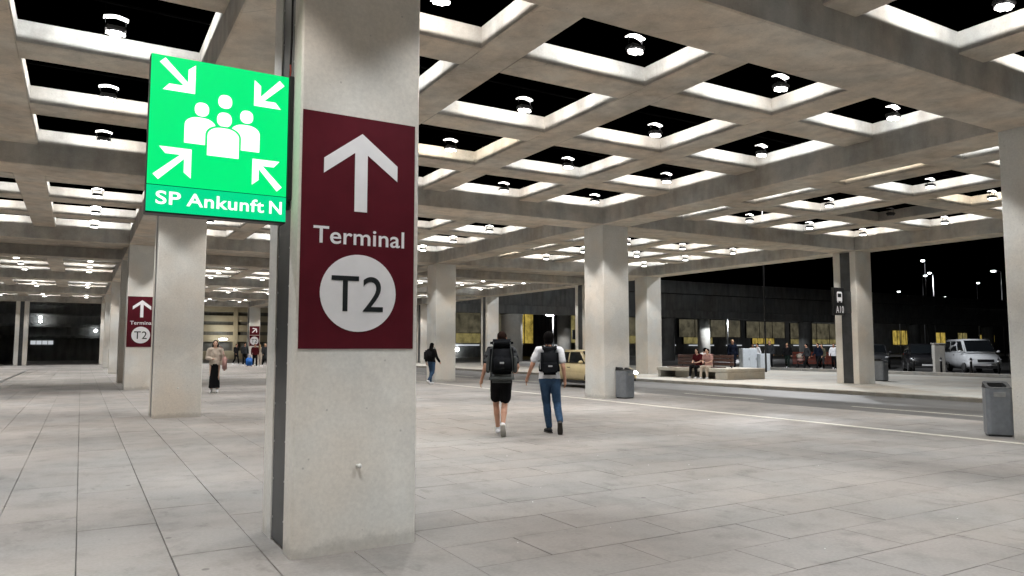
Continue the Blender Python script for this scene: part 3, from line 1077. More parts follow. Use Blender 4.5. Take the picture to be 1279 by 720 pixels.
    # keep the face free
    obj('hair', remeshed(bm, max(voxel, .011), 1), hair, body)
    # ---- upper clothing
    bm = bmesh.new()
    g = .014
    bm_ball(bm, chest, (.158 * wide + g, .108 + g, .165 + g), 16, 12)
    bm_ball(bm, (chest + J['neck']) / 2 + Vector((0, 0, .005)), (.135 * wide + g, .085 + g, .085 + g), 14, 10)
    low = waist - Vector((0, 0, .17 if not coat else .45))
    for s in (-1, 1):
        bm_capsule(bm, chest + Vector((s * .05, 0, -.04)), waist + Vector((s * .05, 0, 0)), .118, .112)
        bm_capsule(bm, waist + Vector((s * .05, 0, 0)), low + Vector((s * .065, 0, 0)), .114, .128)
    bm_capsule(bm, waist, low, .138, .150)
    for S in 'LR':
        s = -1 if S == 'L' else 1
        sh, el, wr = J['sh' + S], J['el' + S], J['wr' + S]
        bm_capsule(bm, (chest.x * .5 + s * .09, sh.y, sh.z + .012), sh, .070, .072)
        if short_sleeve:
            e2 = sh + (el - sh) * .62
            bm_capsule(bm, sh, e2, .072, .066)
        else:
            bm_capsule(bm, sh, el, .074, .060); bm_capsule(bm, el, el + (wr - el) * .95, .060, .044)
    sm = remeshed(bm, max(voxel, .013), 2)
    if not coat:                                    # a straight hem
        b2 = bmesh.new(); b2.from_mesh(sm)
        bmesh.ops.bisect_plane(b2, geom=list(b2.verts) + list(b2.edges) + list(b2.faces), plane_co=(0, 0, pel.z - .015), plane_no=(0, .12, 1), clear_inner=True)
        b2.to_mesh(sm); b2.free()
    folds(sm, .009)
    obj('coat' if coat else 'shirt', sm, top, body)
    # ---- lower clothing
    bm = bmesh.new()
    bm_ball(bm, pel + Vector((0, 0, .0)), (.160 * wide + g, .120 + g, .150), 16, 12)
    bm_capsule(bm, pel + Vector((-.06, 0, .06)), pel + Vector((.06, 0, .06)), .118, .118)
    if skirt:
        hem = (J['anL'] + J['anR']) / 2 + Vector((0, 0, .07))
        pts, rad = [], []
        for q in range(7):
            f = q / 6
            p = pel.lerp(hem, f); pts.append(p); rad.append((.155 + .04 * f, .125 + .05 * f))
        bm_tube(bm, pts, rad, 18)
    else:
        for S in 'LR':
            hi, kn, an = J['hi' + S], J['kn' + S], J['an' + S]
            if shorts:
                e2 = hi + (kn - hi) * .72
                bm_capsule(bm, hi, e2, .098, .094)
            else:
                bm_capsule(bm, hi, kn, .096, .070); bm_capsule(bm, kn, kn * .6 + an * .4 + Vector((0, -.012, 0)), .068, .064)
                bm_capsule(bm, kn * .6 + an * .4 + Vector((0, -.012, 0)), an + Vector((0, 0, .035)), .063, .052)
    sm = remeshed(bm, max(voxel, .013), 2)
    if not coat:                                    # waistband below the shirt
        b2 = bmesh.new(); b2.from_mesh(sm)
        bmesh.ops.bisect_plane(b2, geom=list(b2.verts) + list(b2.edges) + list(b2.faces), plane_co=(0, 0, pel.z + .05), plane_no=(0, 0, 1), clear_outer=True)
        b2.to_mesh(sm); b2.free()
    folds(sm, .0065)
    obj('shorts' if shorts else ('skirt' if skirt else 'trousers'), sm, bottom, body)
    # ---- shoes
    for S in 'LR':
        an, to = J['an' + S], J['to' + S]
        ax = Vector((to.x - an.x, to.y - an.y, to.z - an.z + .055))
        L_ = ax.normalized()
        heel = an - L_ * .055 + Vector((0, 0, 0))
        upv = L_.cross(Vector((1, 0, 0))); upv = upv if upv.z > 0 else -upv
        bm = bmesh.new()
        o0 = an - upv * .045
        bm_capsule(bm, o0 - L_ * .045, o0 + L_ * .06, .045, .044)
        bm_capsule(bm, o0 + L_ * .06 - upv * .004, o0 + L_ * .175 - upv * .012, .045, .032)
        bm_capsule(bm, o0, an + upv * .02, .044, .044)
        me = remeshed(bm, max(voxel, .012), 2)
        sh_ = obj('shoe', me, 'cloth_white' if shoe == 'sole_white' else 'cloth_charcoal', body)
        bm = bmesh.new()
        out = [(-.095, -.033), (-.10, 0), (-.095, .033), (-.02, .041), (.10, .046), (.17, .040), (.212, .012), (.212, -.012), (.17, -.040), (.10, -.046), (-.02, -.041)]
        sd = upv.cross(L_)
        bot = [bm.verts.new(o0 + L_ * a + sd * b_ - upv * .050) for a, b_ in out]
        tp = [bm.verts.new(o0 + L_ * a + sd * b_ - upv * .024) for a, b_ in out]
        bm.faces.new(bot); bm.faces.new(list(reversed(tp)))
        for q in range(len(out)):
            z_ = (q + 1) % len(out)
            bm.faces.new((bot[z_], bot[q], tp[q], tp[z_]))
        bmesh.ops.recalc_face_normals(bm, faces=bm.faces)
        obj('sole', bm, 'sole_dark' if shoe != 'sole_white' else 'sole_white', sh_)
    return t, J, k

def backpack(label, owner, J, k, size=(.30, .20, .50), z0=.98, mat='pack_dark', big=False, tilt=0.0):
    t = empty('backpack', owner.location.copy(), owner.rotation_euler[2])
    t.scale = owner.scale
    tag(t, label, 'backpack', 'backpacks carried by the two walkers')
    w_, d_, h_ = size
    yb = J['chest'].y - .118
    bm = bmesh.new()
    bm_box(bm, -w_ / 2, w_ / 2, yb - d_, yb, z0, z0 + h_)
    bmesh.ops.bevel(bm, geom=list(bm.edges), offset=.055, segments=4, affect='EDGES')
    for v in bm.verts:
        f = (v.co.z - z0) / h_
        v.co.x *= 1.0 - .16 * max(0, f - .55)
        v.co.y += .03 * math.sin(f * PI) * (-1 if v.co.y < yb - d_ / 2 else 0) + tilt * f
        v.co += Vector((noise.noise(v.co * 9), noise.noise(v.co * 9 + Vector((5, 1, 2))), 0)) * .008
    obj('bag', bm, mat, t, smooth=True)
    # lid / roll top
    bm = bmesh.new()
    if big:
        bm_box(bm, -w_ * .46, w_ * .46, yb - d_ - .02, yb - .01, z0 + h_ - .02, z0 + h_ + .11)
        bmesh.ops.bevel(bm, geom=list(bm.edges), offset=.045, segments=3, affect='EDGES')
        obj('lid', bm, mat, t, smooth=True)
        bm = bmesh.new()
        bm_box(bm, -w_ * .36, w_ * .36, yb - d_ - .085, yb - d_ - .015, z0 + .06, z0 + h_ * .62)
        bmesh.ops.bevel(bm, geom=list(bm.edges), offset=.03, segments=3, affect='EDGES')
        p_ = obj('front_pocket', bm, mat, t, smooth=True)
        box('logo_patch', 'logo_grey', p_, -.035, .035, yb - d_ - .092, yb - d_ - .084, z0 + .17, z0 + .20, .003)
        bm = bmesh.new()
        bm_box(bm, -w_ * .50, w_ * .50, yb - d_ - .02, yb - .02, z0 - .15, z0 - .004)
        bmesh.ops.bevel(bm, geom=list(bm.edges), offset=.05, segments=3, affect='EDGES')
        obj('lower_bundle', bm, 'pack_grey', t, smooth=True)
        for s in (-1, 1):
            tube('compression_strap', 'pack_grey', t, [(s * w_ * .33, yb - .02, z0 + h_ + .06), (s * w_ * .33, yb - d_ - .03, z0 + h_ + .05), (s * w_ * .40, yb - d_ - .04, z0 + h_ * .6), (s * w_ * .45, yb - d_ - .03, z0 - .05)], .009, 6)
            bm = bmesh.new(); bm_capsule(bm, (s * (w_ / 2 + .015), yb - d_ * .5, z0 + .05), (s * (w_ / 2 + .012), yb - d_ * .5, z0 + .26), .038, .034)
            obj('side_bottle', bm, 'pack_grey', t)
    else:
        bm_box(bm, -w_ * .40, w_ * .40, yb - d_ * .72, yb - .02, z0 + h_ - .03, z0 + h_ + .05)
        bmesh.ops.bevel(bm, geom=list(bm.edges), offset=.03, segments=3, affect='EDGES')
        obj('roll_top', bm, mat, t, smooth=True)
        p_ = box('front_pocket', mat, t, -w_ * .40, w_ * .40, yb - d_ - .055, yb - d_ - .008, z0 + .04, z0 + h_ * .48, .02, 2)
        box('logo_patch', 'logo_grey', p_, -.03, .04, yb - d_ - .062, yb - d_ - .054, z0 + .14, z0 + .165, .003)
        tube('carry_handle', mat, t, [(-.05, yb - .02, z0 + h_ + .03), (-.03, yb - .015, z0 + h_ + .09), (.03, yb - .015, z0 + h_ + .09), (.05, yb - .02, z0 + h_ + .03)], .009, 6)
    for s in (-1, 1):
        c = J['chest']
        pts = [(s * .085, yb - .01, z0 + h_ - .02), (s * .105, c.y - .115, 1.455), (s * .112, c.y - .055, 1.498), (s * .115, c.y + .035, 1.485),
               (s * .125, c.y + .115, 1.40), (s * .135, c.y + .128, 1.27), (s * .165, c.y + .07, 1.14), (s * .165, c.y - .05, 1.08), (s * .12, yb - .02, z0 + .08)]
        bm = bmesh.new()
        bm_tube(bm, pts, .020, 8)
        obj('shoulder_strap', bm, mat, t)
    return t

# ---- the two walkers with backpacks
p1 = dict(pelvis=(0, 0, .95), waist=(0, .0, 1.08), chest=(0, .015, 1.30), neck=(0, .02, 1.475), head=(.01, .05, 1.635),
          shL=(-.19, .0, 1.42), shR=(.19, .0, 1.42), elL=(-.275, -.05, 1.15), wrL=(-.335, .02, .925), haL=(-.352, .05, .845),
          elR=(.272, -.06, 1.15), wrR=(.262, .17, 1.06), haR=(.248, .25, 1.05),
          hiL=(-.09, 0, .92), hiR=(.09, 0, .92), knL=(-.085, .16, .52), anL=(-.05, .20, .085), toL=(-.06, .37, .03),
          knR=(.055, .02, .50), anR=(.02, -.26, .19), toR=(.03, -.17, .025))
o1, J1, k1 = person('man in grey patterned shirt and black shorts with a big hiking pack', (6.24, 11.05, 0), 28, 1.77, p1, 'cloth_check', 'cloth_black',
                    skin='skin', hair='hair_brown', shoe='sole_white', shorts=True, voxel=.0105)
backpack('big dark hiking backpack with grey lower bundle on the left walker', o1, J1, k1, (.42, .22, .47), 1.04, 'pack_dark', True)
p2 = dict(pelvis=(0, 0, .95), waist=(0, .0, 1.08), chest=(0, .02, 1.30), neck=(0, .025, 1.475), head=(-.01, .05, 1.635),
          shL=(-.19, .01, 1.42), shR=(.185, .0, 1.42), elL=(-.30, -.03, 1.17), wrL=(-.385, .03, .945), haL=(-.405, .055, .86),
          elR=(.235, -.10, 1.14), wrR=(.268, -.04, .90), haR=(.272, -.01, .81),
          hiL=(-.09, 0, .92), hiR=(.09, 0, .92), knL=(-.045, .12, .50), anL=(-.005, .08, .085), toL=(-.06, .24, .03),
          knR=(.135, .06, .50), anR=(.165, -.24, .20), toR=(.17, -.15, .03))
o2, J2, k2 = person('man in white t-shirt and blue jeans with a black backpack', (7.10, 10.86, 0), 31, 1.77, p2, 'cloth_white', 'cloth_jeans',
                    skin='skin', hair='hair_black', hair_len='full', shoe='sole_dark', voxel=.0105)
backpack('black roll top backpack on the man in the white t-shirt', o2, J2, k2, (.32, .17, .44), 1.01, 'pack_dark', False)

# ---- others
STAND = {}
WALK = dict(knL=(-.095, .16, .50), anL=(-.10, .22, .09), toL=(-.11, .39, .05), knR=(.095, -.02, .50), anR=(.10, -.26, .16), toR=(.11, -.15, .03),
            elL=(-.25, -.12, 1.15), wrL=(-.25, -.08, .90), haL=(-.25, -.05, .82), elR=(.25, .05, 1.14), wrR=(.25, .22, .95), haR=(.25, .28, .88))
person('woman in cream top and long black skirt walking, near the second column', (3.80, 25.75, 0), 188, 1.72,
       dict(STAND, knL=(-.09, .08, .50), anL=(-.09, .08, .09), toL=(-.10, .25, .04), anR=(.09, -.08, .10), toR=(.10, .08, .03), elR=(.24, .02, 1.15), wrR=(.10, .20, 1.12), haR=(.04, .22, 1.12)), 'cloth_cream', 'cloth_black', skin='skin_pale', hair='hair_black', hair_len='long',
       shoe='sole_white', short_sleeve=False, skirt=True, voxel=.018, wide=.82)
t = empty('shoulder_bag', (3.80, 25.75, 0), -R(188)); tag(t, 'pink cloth bag carried by the woman in the long skirt', 'bag')
bm = bmesh.new(); bm_box(bm, -.36, -.22, .02, .32, .72, 1.18); bmesh.ops.bevel(bm, geom=list(bm.edges), offset=.045, segments=3, affect='EDGES')
obj('bag', bm, 'cloth_pink', t, smooth=True)
tube('strap', 'cloth_pink', t, [(-.29, .06, 1.15), (-.20, .02, 1.46), (-.12, .0, 1.53), (-.20, -.06, 1.42), (-.30, .24, 1.14)], .012, 6)
# person in black on the left of the roadside column
o3, J3, k3 = person('person with long dark hair, black jacket and blue jeans beside a column', (12.18, 27.25, 0), 70, 1.66,
       dict(WALK, knL=(-.09, .06, .50), anL=(-.10, .03, .09), toL=(-.11, .20, .04)), 'cloth_black', 'cloth_jeans', skin='skin_pale', hair='hair_black', hair_len='long',
       shoe='sole_white', short_sleeve=False, voxel=.018)
t = empty('shoulder_bag', o3.location, o3.rotation_euler[2]); tag(t, 'bulky black bag hanging at the back of the person in black', 'bag')
bm = bmesh.new(); bm_box(bm, -.17, .19, -.34, -.12, .92, 1.36); bmesh.ops.bevel(bm, geom=list(bm.edges), offset=.07, segments=3, affect='EDGES')
obj('bag', bm, 'cloth_black', t, smooth=True)
tube('strap', 'cloth_black', t, [(.10, -.14, 1.30), (.12, -.06, 1.50), (.10, .08, 1.44), (.0, .12, 1.2)], .014, 6)
# distant group on the left
person('distant person in black standing at the wall end, leftmost of the far group', (11.05, 63.9, 0), 150, 1.72, WALK, 'cloth_black', 'cloth_black', voxel=.03, short_sleeve=False)
person('distant person in dark clothes beside the blue bag', (11.15, 60.8, 0), 175, 1.78, STAND, 'cloth_charcoal', 'cloth_black', voxel=.03, short_sleeve=False)
person('distant person in a dark red jacket, in the far group', (10.95, 55.8, 0), 185, 1.72, WALK, 'cloth_red', 'cloth_black', voxel=.03, short_sleeve=False)
person('distant person in pale clothes at the back of the far group', (11.75, 58.2, 0), 20, 1.68, STAND, 'cloth_cream', 'cloth_cream', hair='hair_blond', hair_len='long', voxel=.03, short_sleeve=False)
person('distant person in a black coat, rightmost of the far group', (11.60, 55.5, 0), 170, 1.75, WALK, 'cloth_charcoal', 'cloth_black', hair='hair_blond', hair_len='long', voxel=.03, short_sleeve=False, coat=True)
plain('blue_plastic', (.01, .12, .45), .5)
t = empty('travel_bag', (11.15, 58.9, 0)); tag(t, 'bright blue bag standing on the floor in the far group', 'bag')
bm = bmesh.new(); bm_box(bm, -.24, .24, -.15, .15, .03, .66); bmesh.ops.bevel(bm, geom=list(bm.edges), offset=.08, segments=3, affect='EDGES'); obj('bag', bm, 'blue_plastic', t, smooth=True)
tube('handle', 'blue_plastic', t, [(-.1, 0, .64), (-.08, 0, .80), (.08, 0, .80), (.1, 0, .64)], .018, 6)
for s in (-1, 1): box('foot', 'black_plastic', t, s * .16 - .03, s * .16 + .03, -.08, .08, 0, .04)
# seated pair on the bench, facing the road
SIT = dict(pelvis=(0, 0, .56), waist=(0, .02, .70), chest=(0, .06, .92), neck=(0, .09, 1.09), head=(0, .16, 1.24), shL=(-.18, .08, 1.04), shR=(.18, .08, 1.04),
           elL=(-.22, .16, .78), elR=(.22, .16, .78), wrL=(-.10, .36, .72), wrR=(.10, .36, .72), haL=(-.05, .43, .73), haR=(.05, .43, .73),
           hiL=(-.10, .03, .55), hiR=(.10, .03, .55), knL=(-.13, .46, .53), knR=(.13, .46, .53), anL=(-.14, .42, .09), anR=(.14, .50, .09), toL=(-.15, .59, .03), toR=(.15, .67, .03))
person('seated woman in dark red top and black skirt at the bench front edge', (23.62, 24.05, .10), 262, 1.70, SIT, 'cloth_red', 'cloth_black', skin='skin_pale', hair='hair_brown', hair_len='long', voxel=.02)
person('seated person in pink top and cream trousers on the long bench', (23.62, 23.45, .10), 255, 1.70, SIT, 'cloth_pink', 'cloth_cream', skin='skin_pale', hair='hair_brown', hair_len='full', voxel=.02)
person('dark haired person in white shirt sitting behind the wooden backrest', (24.9, 25.1, .10), 90, 1.75, SIT, 'cloth_white', 'cloth_jeans', hair='hair_black', voxel=.02)
person('blond person in a navy jacket standing behind the bench', (32.5, 30.4, .11), 210, 1.80, STAND, 'cloth_navy', 'cloth_navy', hair='hair_blond', voxel=.025, short_sleeve=False, coat=True, wide=1.25)
gp = 'people walking beyond the traffic island'
ppl = [((39.3, 34.55), 300, 1.74, WALK, 'cloth_white', 'cloth_black', 'hair_black', 'person in a white top and black trousers striding past the cabinet'),
       ((40.2, 34.3), 250, 1.92, STAND, 'cloth_charcoal', 'cloth_black', 'hair_blond', 'tall dark clad person beside the walker in white'),
       ((41.2, 33.7), 240, 1.76, WALK, 'cloth_black', 'cloth_green', 'hair_blond', 'person in dark green trousers left of the orange barrier'),
       ((43.4, 38.6), 230, 1.70, STAND, 'cloth_cream', 'cloth_jeans', 'hair_brown', 'person in a cream top far behind the striding walkers'),
       ((44.6, 38.2), 200, 1.74, STAND, 'cloth_white', 'cloth_charcoal', 'hair_black', 'person in white shirt with charcoal trousers in the far crowd'),
       ((39.6, 30.9), 300, 1.70, WALK, 'cloth_charcoal', 'cloth_black', 'hair_black', 'person in charcoal walking in front of the orange barrier'),
       ((40.3, 30.6), 280, 1.74, WALK, 'cloth_navy', 'cloth_black', 'hair_brown', 'person in navy walking left of the bus stop sign'),
       ((41.2, 31.0), 260, 1.66, STAND, 'cloth_olive', 'cloth_charcoal', 'hair_blond', 'person in an olive jacket standing left of the bus stop column'),
       ((42.4, 31.0), 240, 1.72, WALK, 'cloth_white', 'cloth_black', 'hair_brown', 'person in white half hidden by the bus stop column')]
for (x, y), hd_, ht, po, tp_, bt_, hr_, lb in ppl:
    person(lb, (x, y, -.012), hd_, ht, po, tp_, bt_, hair=hr_, voxel=.03, short_sleeve=False, group=gp)

# ================================================================== vehicles
def paint(name, c, rough=.28):
    m, nt, b = new_mat(name)
    b.inputs['Base Color'].default_value = (*c, 1)
    b.inputs['Roughness'].default_value = rough
    b.inputs['Coat Weight'].default_value = .5
    b.inputs['Coat Roughness'].default_value = .08
    tc = node(nt, 'ShaderNodeTexCoord')
    nt.links.new(mul(nt, tuple(c), ramp(nt, noise_tex(nt, tc.outputs['Object'], 3, 4), [(.3, .85), (.7, 1.0)])), b.inputs['Base Color'])
paint('paint_cream', (.62, .50, .28)); paint('paint_white', (.72, .74, .76)); paint('paint_black', (.012, .012, .014)); paint('paint_grey', (.05, .052, .056))
plain('car_glass', (.010, .012, .014), .06, spec=.6); plain('tyre', (.014, .014, .014), .85); plain('rim', (.35, .35, .36), .35, .8)
plain('head_glass', (.55, .56, .58), .12); plain('head_lit', (.5, .5, .5), .2, emit=25, ec=(1, .98, .95)); plain('tail_red', (.35, .01, .01), .2)
plain('trim_black', (.016, .016, .017), .6); plain('plate_white', (.65, .65, .65), .5); plain('taxi_letter', (.16, .12, .06), .5)

def loft(secs, n_side=None):
    bm = bmesh.new()
    rings = []
    for x, zb, zm, zt, wb, wm, wt in secs:
        rings.append([bm.verts.new(p) for p in ((x, -wb, zb), (x, -wm, zm), (x, -wt, zt), (x, wt, zt), (x, wm, zm), (x, wb, zb))])
    m_ = 6
    for a, b in zip(rings, rings[1:]):
        for q in range(m_):
            z = (q + 1) % m_
            bm.faces.new((a[q], a[z], b[z], b[q]))
    bm.faces.new(rings[0]); bm.faces.new(list(reversed(rings[-1])))
    bmesh.ops.recalc_face_normals(bm, faces=bm.faces)
    return bm

def quad_panel(name, mat, parent, pts, th=.012, inset=.0):
    """a four-cornered panel with thickness, pushed outwards by th"""
    P = [Vector(p) for p in pts]
    n = (P[1] - P[0]).cross(P[2] - P[0]).normalized()
    bm = bmesh.new()
    a = [bm.verts.new(p - n * .01) for p in P]; b = [bm.verts.new(p + n * th) for p in P]
    bm.faces.new(b); bm.faces.new(list(reversed(a)))
    k = len(P)
    for q in range(k):
        z = (q + 1) % k
        bm.faces.new((a[q], a[z], b[z], b[q]))
    bmesh.ops.recalc_face_normals(bm, faces=bm.faces)
    return obj(name, bm, mat, parent)

def vehicle(name, label, cat, loc, heading, pm, kind='saloon', lit=False, group=None):
    t = empty(name, loc, PI / 2 - R(heading))        # local x is forward
    tag(t, label, cat, group)
    if kind == 'saloon':
        L_, belt, H = 4.6, .93, 1.46
        secs = [(-2.28, .42, .60, .80, .62, .70, .60), (-2.20, .28, .62, .93, .78, .84, .72), (-1.5, .20, .62, belt + .02, .84, .90, .80), (0, .19, .60, belt, .85, .91, .80),
                (1.0, .19, .58, belt - .02, .84, .90, .78), (1.85, .22, .55, .80, .80, .86, .70), (2.18, .28, .50, .70, .72, .78, .62), (2.30, .36, .48, .58, .56, .64, .52)]
        gb, gt = (-1.95, 1.12), (-1.30, .22)
        gw, tw = .80, .60
        wx = (-1.36, 1.40)
    elif kind == 'van':
        L_, belt, H = 4.9, 1.16, 1.96
        secs = [(-2.42, .40, .75, 1.14, .80, .88, .84), (-2.36, .26, .75, belt + .02, .86, .94, .88), (0, .22, .72, belt, .88, .95, .88), (1.3, .22, .70, belt - .02, .88, .95, .86),
                (2.05, .24, .66, 1.02, .84, .92, .78), (2.36, .28, .58, .86, .78, .86, .72), (2.45, .36, .56, .74, .66, .78, .66)]
        gb, gt = (-2.38, 1.72), (-2.26, .82)
        gw, tw = .88, .74
        wx = (-1.5, 1.60)
    else:
        L_, belt, H = 4.6, 1.08, 1.68
        secs = [(-2.25, .48, .75, 1.02, .70, .80, .74), (-2.18, .32, .75, belt, .84, .92, .84), (0, .26, .72, belt, .86, .94, .84), (.95, .26, .70, belt - .03, .86, .93, .82),
                (1.85, .28, .68, 1.00, .84, .92, .76), (2.18, .34, .62, .90, .78, .86, .70), (2.28, .42, .60, .78, .66, .76, .64)]
        gb, gt = (-2.15, 1.05), (-1.75, .25)
        gw, tw = .84, .66
        wx = (-1.38, 1.38)
    bm = loft(secs)
    bmesh.ops.bevel(bm, geom=list(bm.edges), offset=.05, segments=3, affect='EDGES')
    body = obj('body', bm, pm, t, smooth=True)
    # cabin
    z0, z1 = belt - .06, H
    bm = bmesh.new()
    A = [bm.verts.new(p) for p in ((gb[0], -gw, z0), (gb[1], -gw * .94, z0), (gb[1], gw * .94, z0), (gb[0], gw, z0))]
    B = [bm.verts.new(p) for p in ((gt[0], -tw, z1), (gt[1], -tw, z1), (gt[1], tw, z1), (gt[0], tw, z1))]
    bm.faces.new(B); bm.faces.new(list(reversed(A)))
    for q in range(4):
        z = (q + 1) % 4
        bm.faces.new((A[q], A[z], B[z], B[q]))
    bmesh.ops.recalc_face_normals(bm, faces=bm.faces)
    bmesh.ops.bevel(bm, geom=list(bm.edges), offset=.13 if kind == 'saloon' else .07, segments=4, affect='EDGES')
    cab = obj('cabin', bm, pm, t, smooth=True)
    def at(fx, fz, s):                                # point on the cabin side
        xb = gb[0] + (gb[1] - gb[0]) * fx; xt = gt[0] + (gt[1] - gt[0]) * fx
        wb_ = gw - gw * .06 * fx
        return Vector((xb + (xt - xb) * fz, s * (wb_ + (tw - wb_) * fz), z0 + (z1 - z0) * fz))
    for s in (-1, 1):
        for a, b in ((.09, .47), (.51, .92)) if kind != 'van' else ((.04, .30), (.34, .64), (.68, .94)):
            pts = [at(a, .16, s), at(b, .16, s), at(b, .86, s), at(a, .86, s)]
            if s > 0: pts.reverse()
            quad_panel('side_window', 'car_glass', cab, pts, .006)
        # door seam, handle and mirror
        bm = bmesh.new(); bm_ball(bm, (gb[1] - .35, s * (gw + .12), belt + .06), (.07, .10, .07), 10, 8); obj('mirror', bm, pm, t)
        box('door_handle', 'trim_black', body, -.30, -.12, s * .905 - .02, s * .905 + .02, belt - .16, belt - .13)
        box('sill', 'trim_black', body, -1.0, 1.0, s * .88 - .03, s * .88 + .03, .20, .30)
    def endq(xb, xt, fa, fb):
        return [Vector((xb + (xt - xb) * fz, s * (gw * .94 + (tw - gw * .94) * fz) * .88, z0 + (z1 - z0) * fz)) for fz, s in ((fa, -1), (fa, 1), (fb, 1), (fb, -1))]
    quad_panel('windscreen', 'car_glass', cab, endq(gb[1], gt[1], .14, .90), .006)
    r_ = endq(gb[0], gt[0], .18, .88); r_.reverse()
    quad_panel('rear_window', 'car_glass', cab, r_, .006)
    # wheels
    for x in wx:
        for s in (-1, 1):
            rr = .33 if kind == 'saloon' else .36
            wl = empty('wheel', (x, s * .80, rr)); wl.parent = t
            bm = bmesh.new()
            bm_tube(bm, [(0, -.115, 0), (0, -.10, 0), (0, .10, 0), (0, .115, 0)], [rr - .03, rr, rr, rr - .03], 24)
            obj('tyre', bm, 'tyre', wl)
            bm = bmesh.new()
            bm_tube(bm, [(0, s * .112, 0), (0, s * .122, 0)], [rr * .66, rr * .6], 20)
            obj('rim', bm, 'rim', wl)
            bm = bmesh.new()
            pts = [(x + (rr + .05) * math.cos(an), rr + (rr + .05) * math.sin(an)) for an in [PI * q / 12 for q in range(13)]]
            vs = [bm.verts.new((px, s * .915, pz)) for px, pz in pts]; vi = [bm.verts.new((px, s * .80, pz)) for px, pz in pts]
            for q in range(12): bm.faces.new((vs[q], vs[q + 1], vi[q + 1], vi[q]))
            bm.faces.new(vi)
            obj('wheel_arch', bm, 'trim_black', body)
    fx = secs[-1][0]; rx = secs[0][0]
    hz = secs[-2][3] - .10
    for s in (-1, 1):
        bm = bmesh.new(); bm_ball(bm, (fx - .14, s * secs[-2][5] * .80, hz), (.13, .17, .075), 12, 8); obj('headlight', bm, 'head_lit' if lit else 'head_glass', t)
        bm = bmesh.new(); bm_ball(bm, (rx + .05, s * .68, .82 if kind == 'saloon' else 1.0), (.07, .13, .10 if kind == 'saloon' else .2), 12, 8); obj('tail_light', bm, 'tail_red', t)
    box('grille', 'trim_black', t, fx - .10, fx + .008, -.42, .42, .50 if kind == 'saloon' else .62, .60 if kind == 'saloon' else .78, .01)
    box('bumper', 'trim_black', t, fx - .14, fx + .012, -.62, .62, .30, .40, .01)
    box('number_plate', 'plate_white', t, fx + .013, fx + .024, -.26, .26, .41, .50)
    box('number_plate', 'plate_white', t, rx - .02, rx + .01, -.26, .26, .56, .67)
    return t
tx = vehicle('taxi', 'cream coloured taxi behind the column by the road, headlights on', 'car', (16.55, 22.5, -.009), 181, 'paint_cream', 'saloon', True)
tx.scale = (.84, .97, .95)
vehicle('van', 'white van parked under the flyover at the right', 'van', (46.6, 24.6, -.014), 226, 'paint_white', 'van', group='vehicles parked beyond the island')
vehicle('off_road_car', 'black off-road car with upright windscreen parked left of the van', 'car', (43.8, 26.0, -.014), 233, 'paint_black', 'suv', group='vehicles parked beyond the island')
vehicle('parked_car', 'dark car parked half hidden behind the bus stop column', 'car', (47.6, 31.6, -.014), 236, 'paint_grey', 'suv', group='vehicles parked beyond the island')
vehicle('parked_car', 'black car in the dark far behind the man in white', 'car', (45.5, 62.0, -.014), 120, 'paint_black', 'saloon', group='vehicles parked beyond the island')

# ================================================================== bollards, cabinet, barrier, stroller
for n, (x, y) in enumerate(((40.6, 24.6), (40.5, 23.0), (40.35, 21.35), (40.25, 19.95))):
    t = empty('bollard', (x, y, -.014)); tag(t, 'black bollard in front of the parked cars, %s from the bus stop column' % ordn[n], 'bollard', 'bollards by the parked cars')
    bm = bmesh.new(); bm_tube(bm, [(0, 0, 0), (0, 0, .86), (0, 0, .93)], [.055, .055, .03], 12); obj('post', bm, 'trim_black', t)
    bm = bmesh.new(); bm_tube(bm, [(0, 0, .72), (0, 0, .80)], [.058, .058], 12); obj('band', bm, 'plate_white', t)
plain('cabinet_grey', (.62, .67, .72), .5)
t = empty('utility_cabinet', (33.6, 30.0, .11), R(-20)); tag(t, 'pale grey utility cabinet right of the person in navy', 'cabinet')
box('case', 'cabinet_grey', t, -.55, .35, 0, .45, .06, 1.28, .015); box('plinth', 'steel_dark', t, -.5, .3, .03, .42, 0, .058)
for a, b in ((-.53, -.11), (-.09, .33)):
    dd = box('door', 'cabinet_grey', t, a, b, -.014, -.001, .09, 1.25, .004); box('handle', 'steel_dark', dd, b - .06, b - .04, -.028, -.0145, .6, .75)
box('side_case', 'cabinet_grey', t, .36, .98, -.35, .12, .0, .98, .012)
t = empty('service_pillar', (42.3, 24.15, -.014), R(-40)); tag(t, 'pale grey service pillar between the black car and the van', 'pillar')
box('shaft', 'pier_concrete', t, -.28, .28, -.2, .2, 0, 1.65, .02); box('cap', 'pier_concrete', t, -.31, .31, -.23, .23, 1.651, 1.71, .01)
t = empty('mesh_barrier', (50.0, 38.2, -.014), R(-45)); tag(t, 'orange mesh site barrier left of the bus stop column', 'barrier')
for k in range(5): tube('post', 'steel_dark', t, [(k * .85 - 1.7, 0, 0), (k * .85 - 1.7, 0, 1.15)], .025, 6)
bm = bmesh.new()
for k in range(9): bm_box(bm, -1.7, 1.7, -.035 - .004, -.030, .15 + k * .11, .20 + k * .11)
for k in range(35): bm_box(bm, -1.7 + k * .1, -1.68 + k * .1, -.047, -.0395, .14, 1.10)
tag(obj('mesh', bm, 'orange_mesh', t), kind='stuff')
t = empty('baby_stroller', (42.9, 34.0, -.014), R(-60)); tag(t, 'small stroller with pale pink cover near the orange barrier', 'stroller')
bm = bmesh.new(); bm_ball(bm, (0, 0, .62), (.24, .36, .22), 12, 8); obj('seat', bm, 'cloth_pink', t)
bm = bmesh.new(); bm_ball(bm, (0, -.2, .85), (.23, .22, .2), 12, 8); obj('hood', bm, 'cloth_cream', t)
tube('handle', 'steel_dark', t, [(-.2, .1, .3), (-.2, -.45, 1.0), (.2, -.45, 1.0), (.2, .1, .3)], .015, 6)
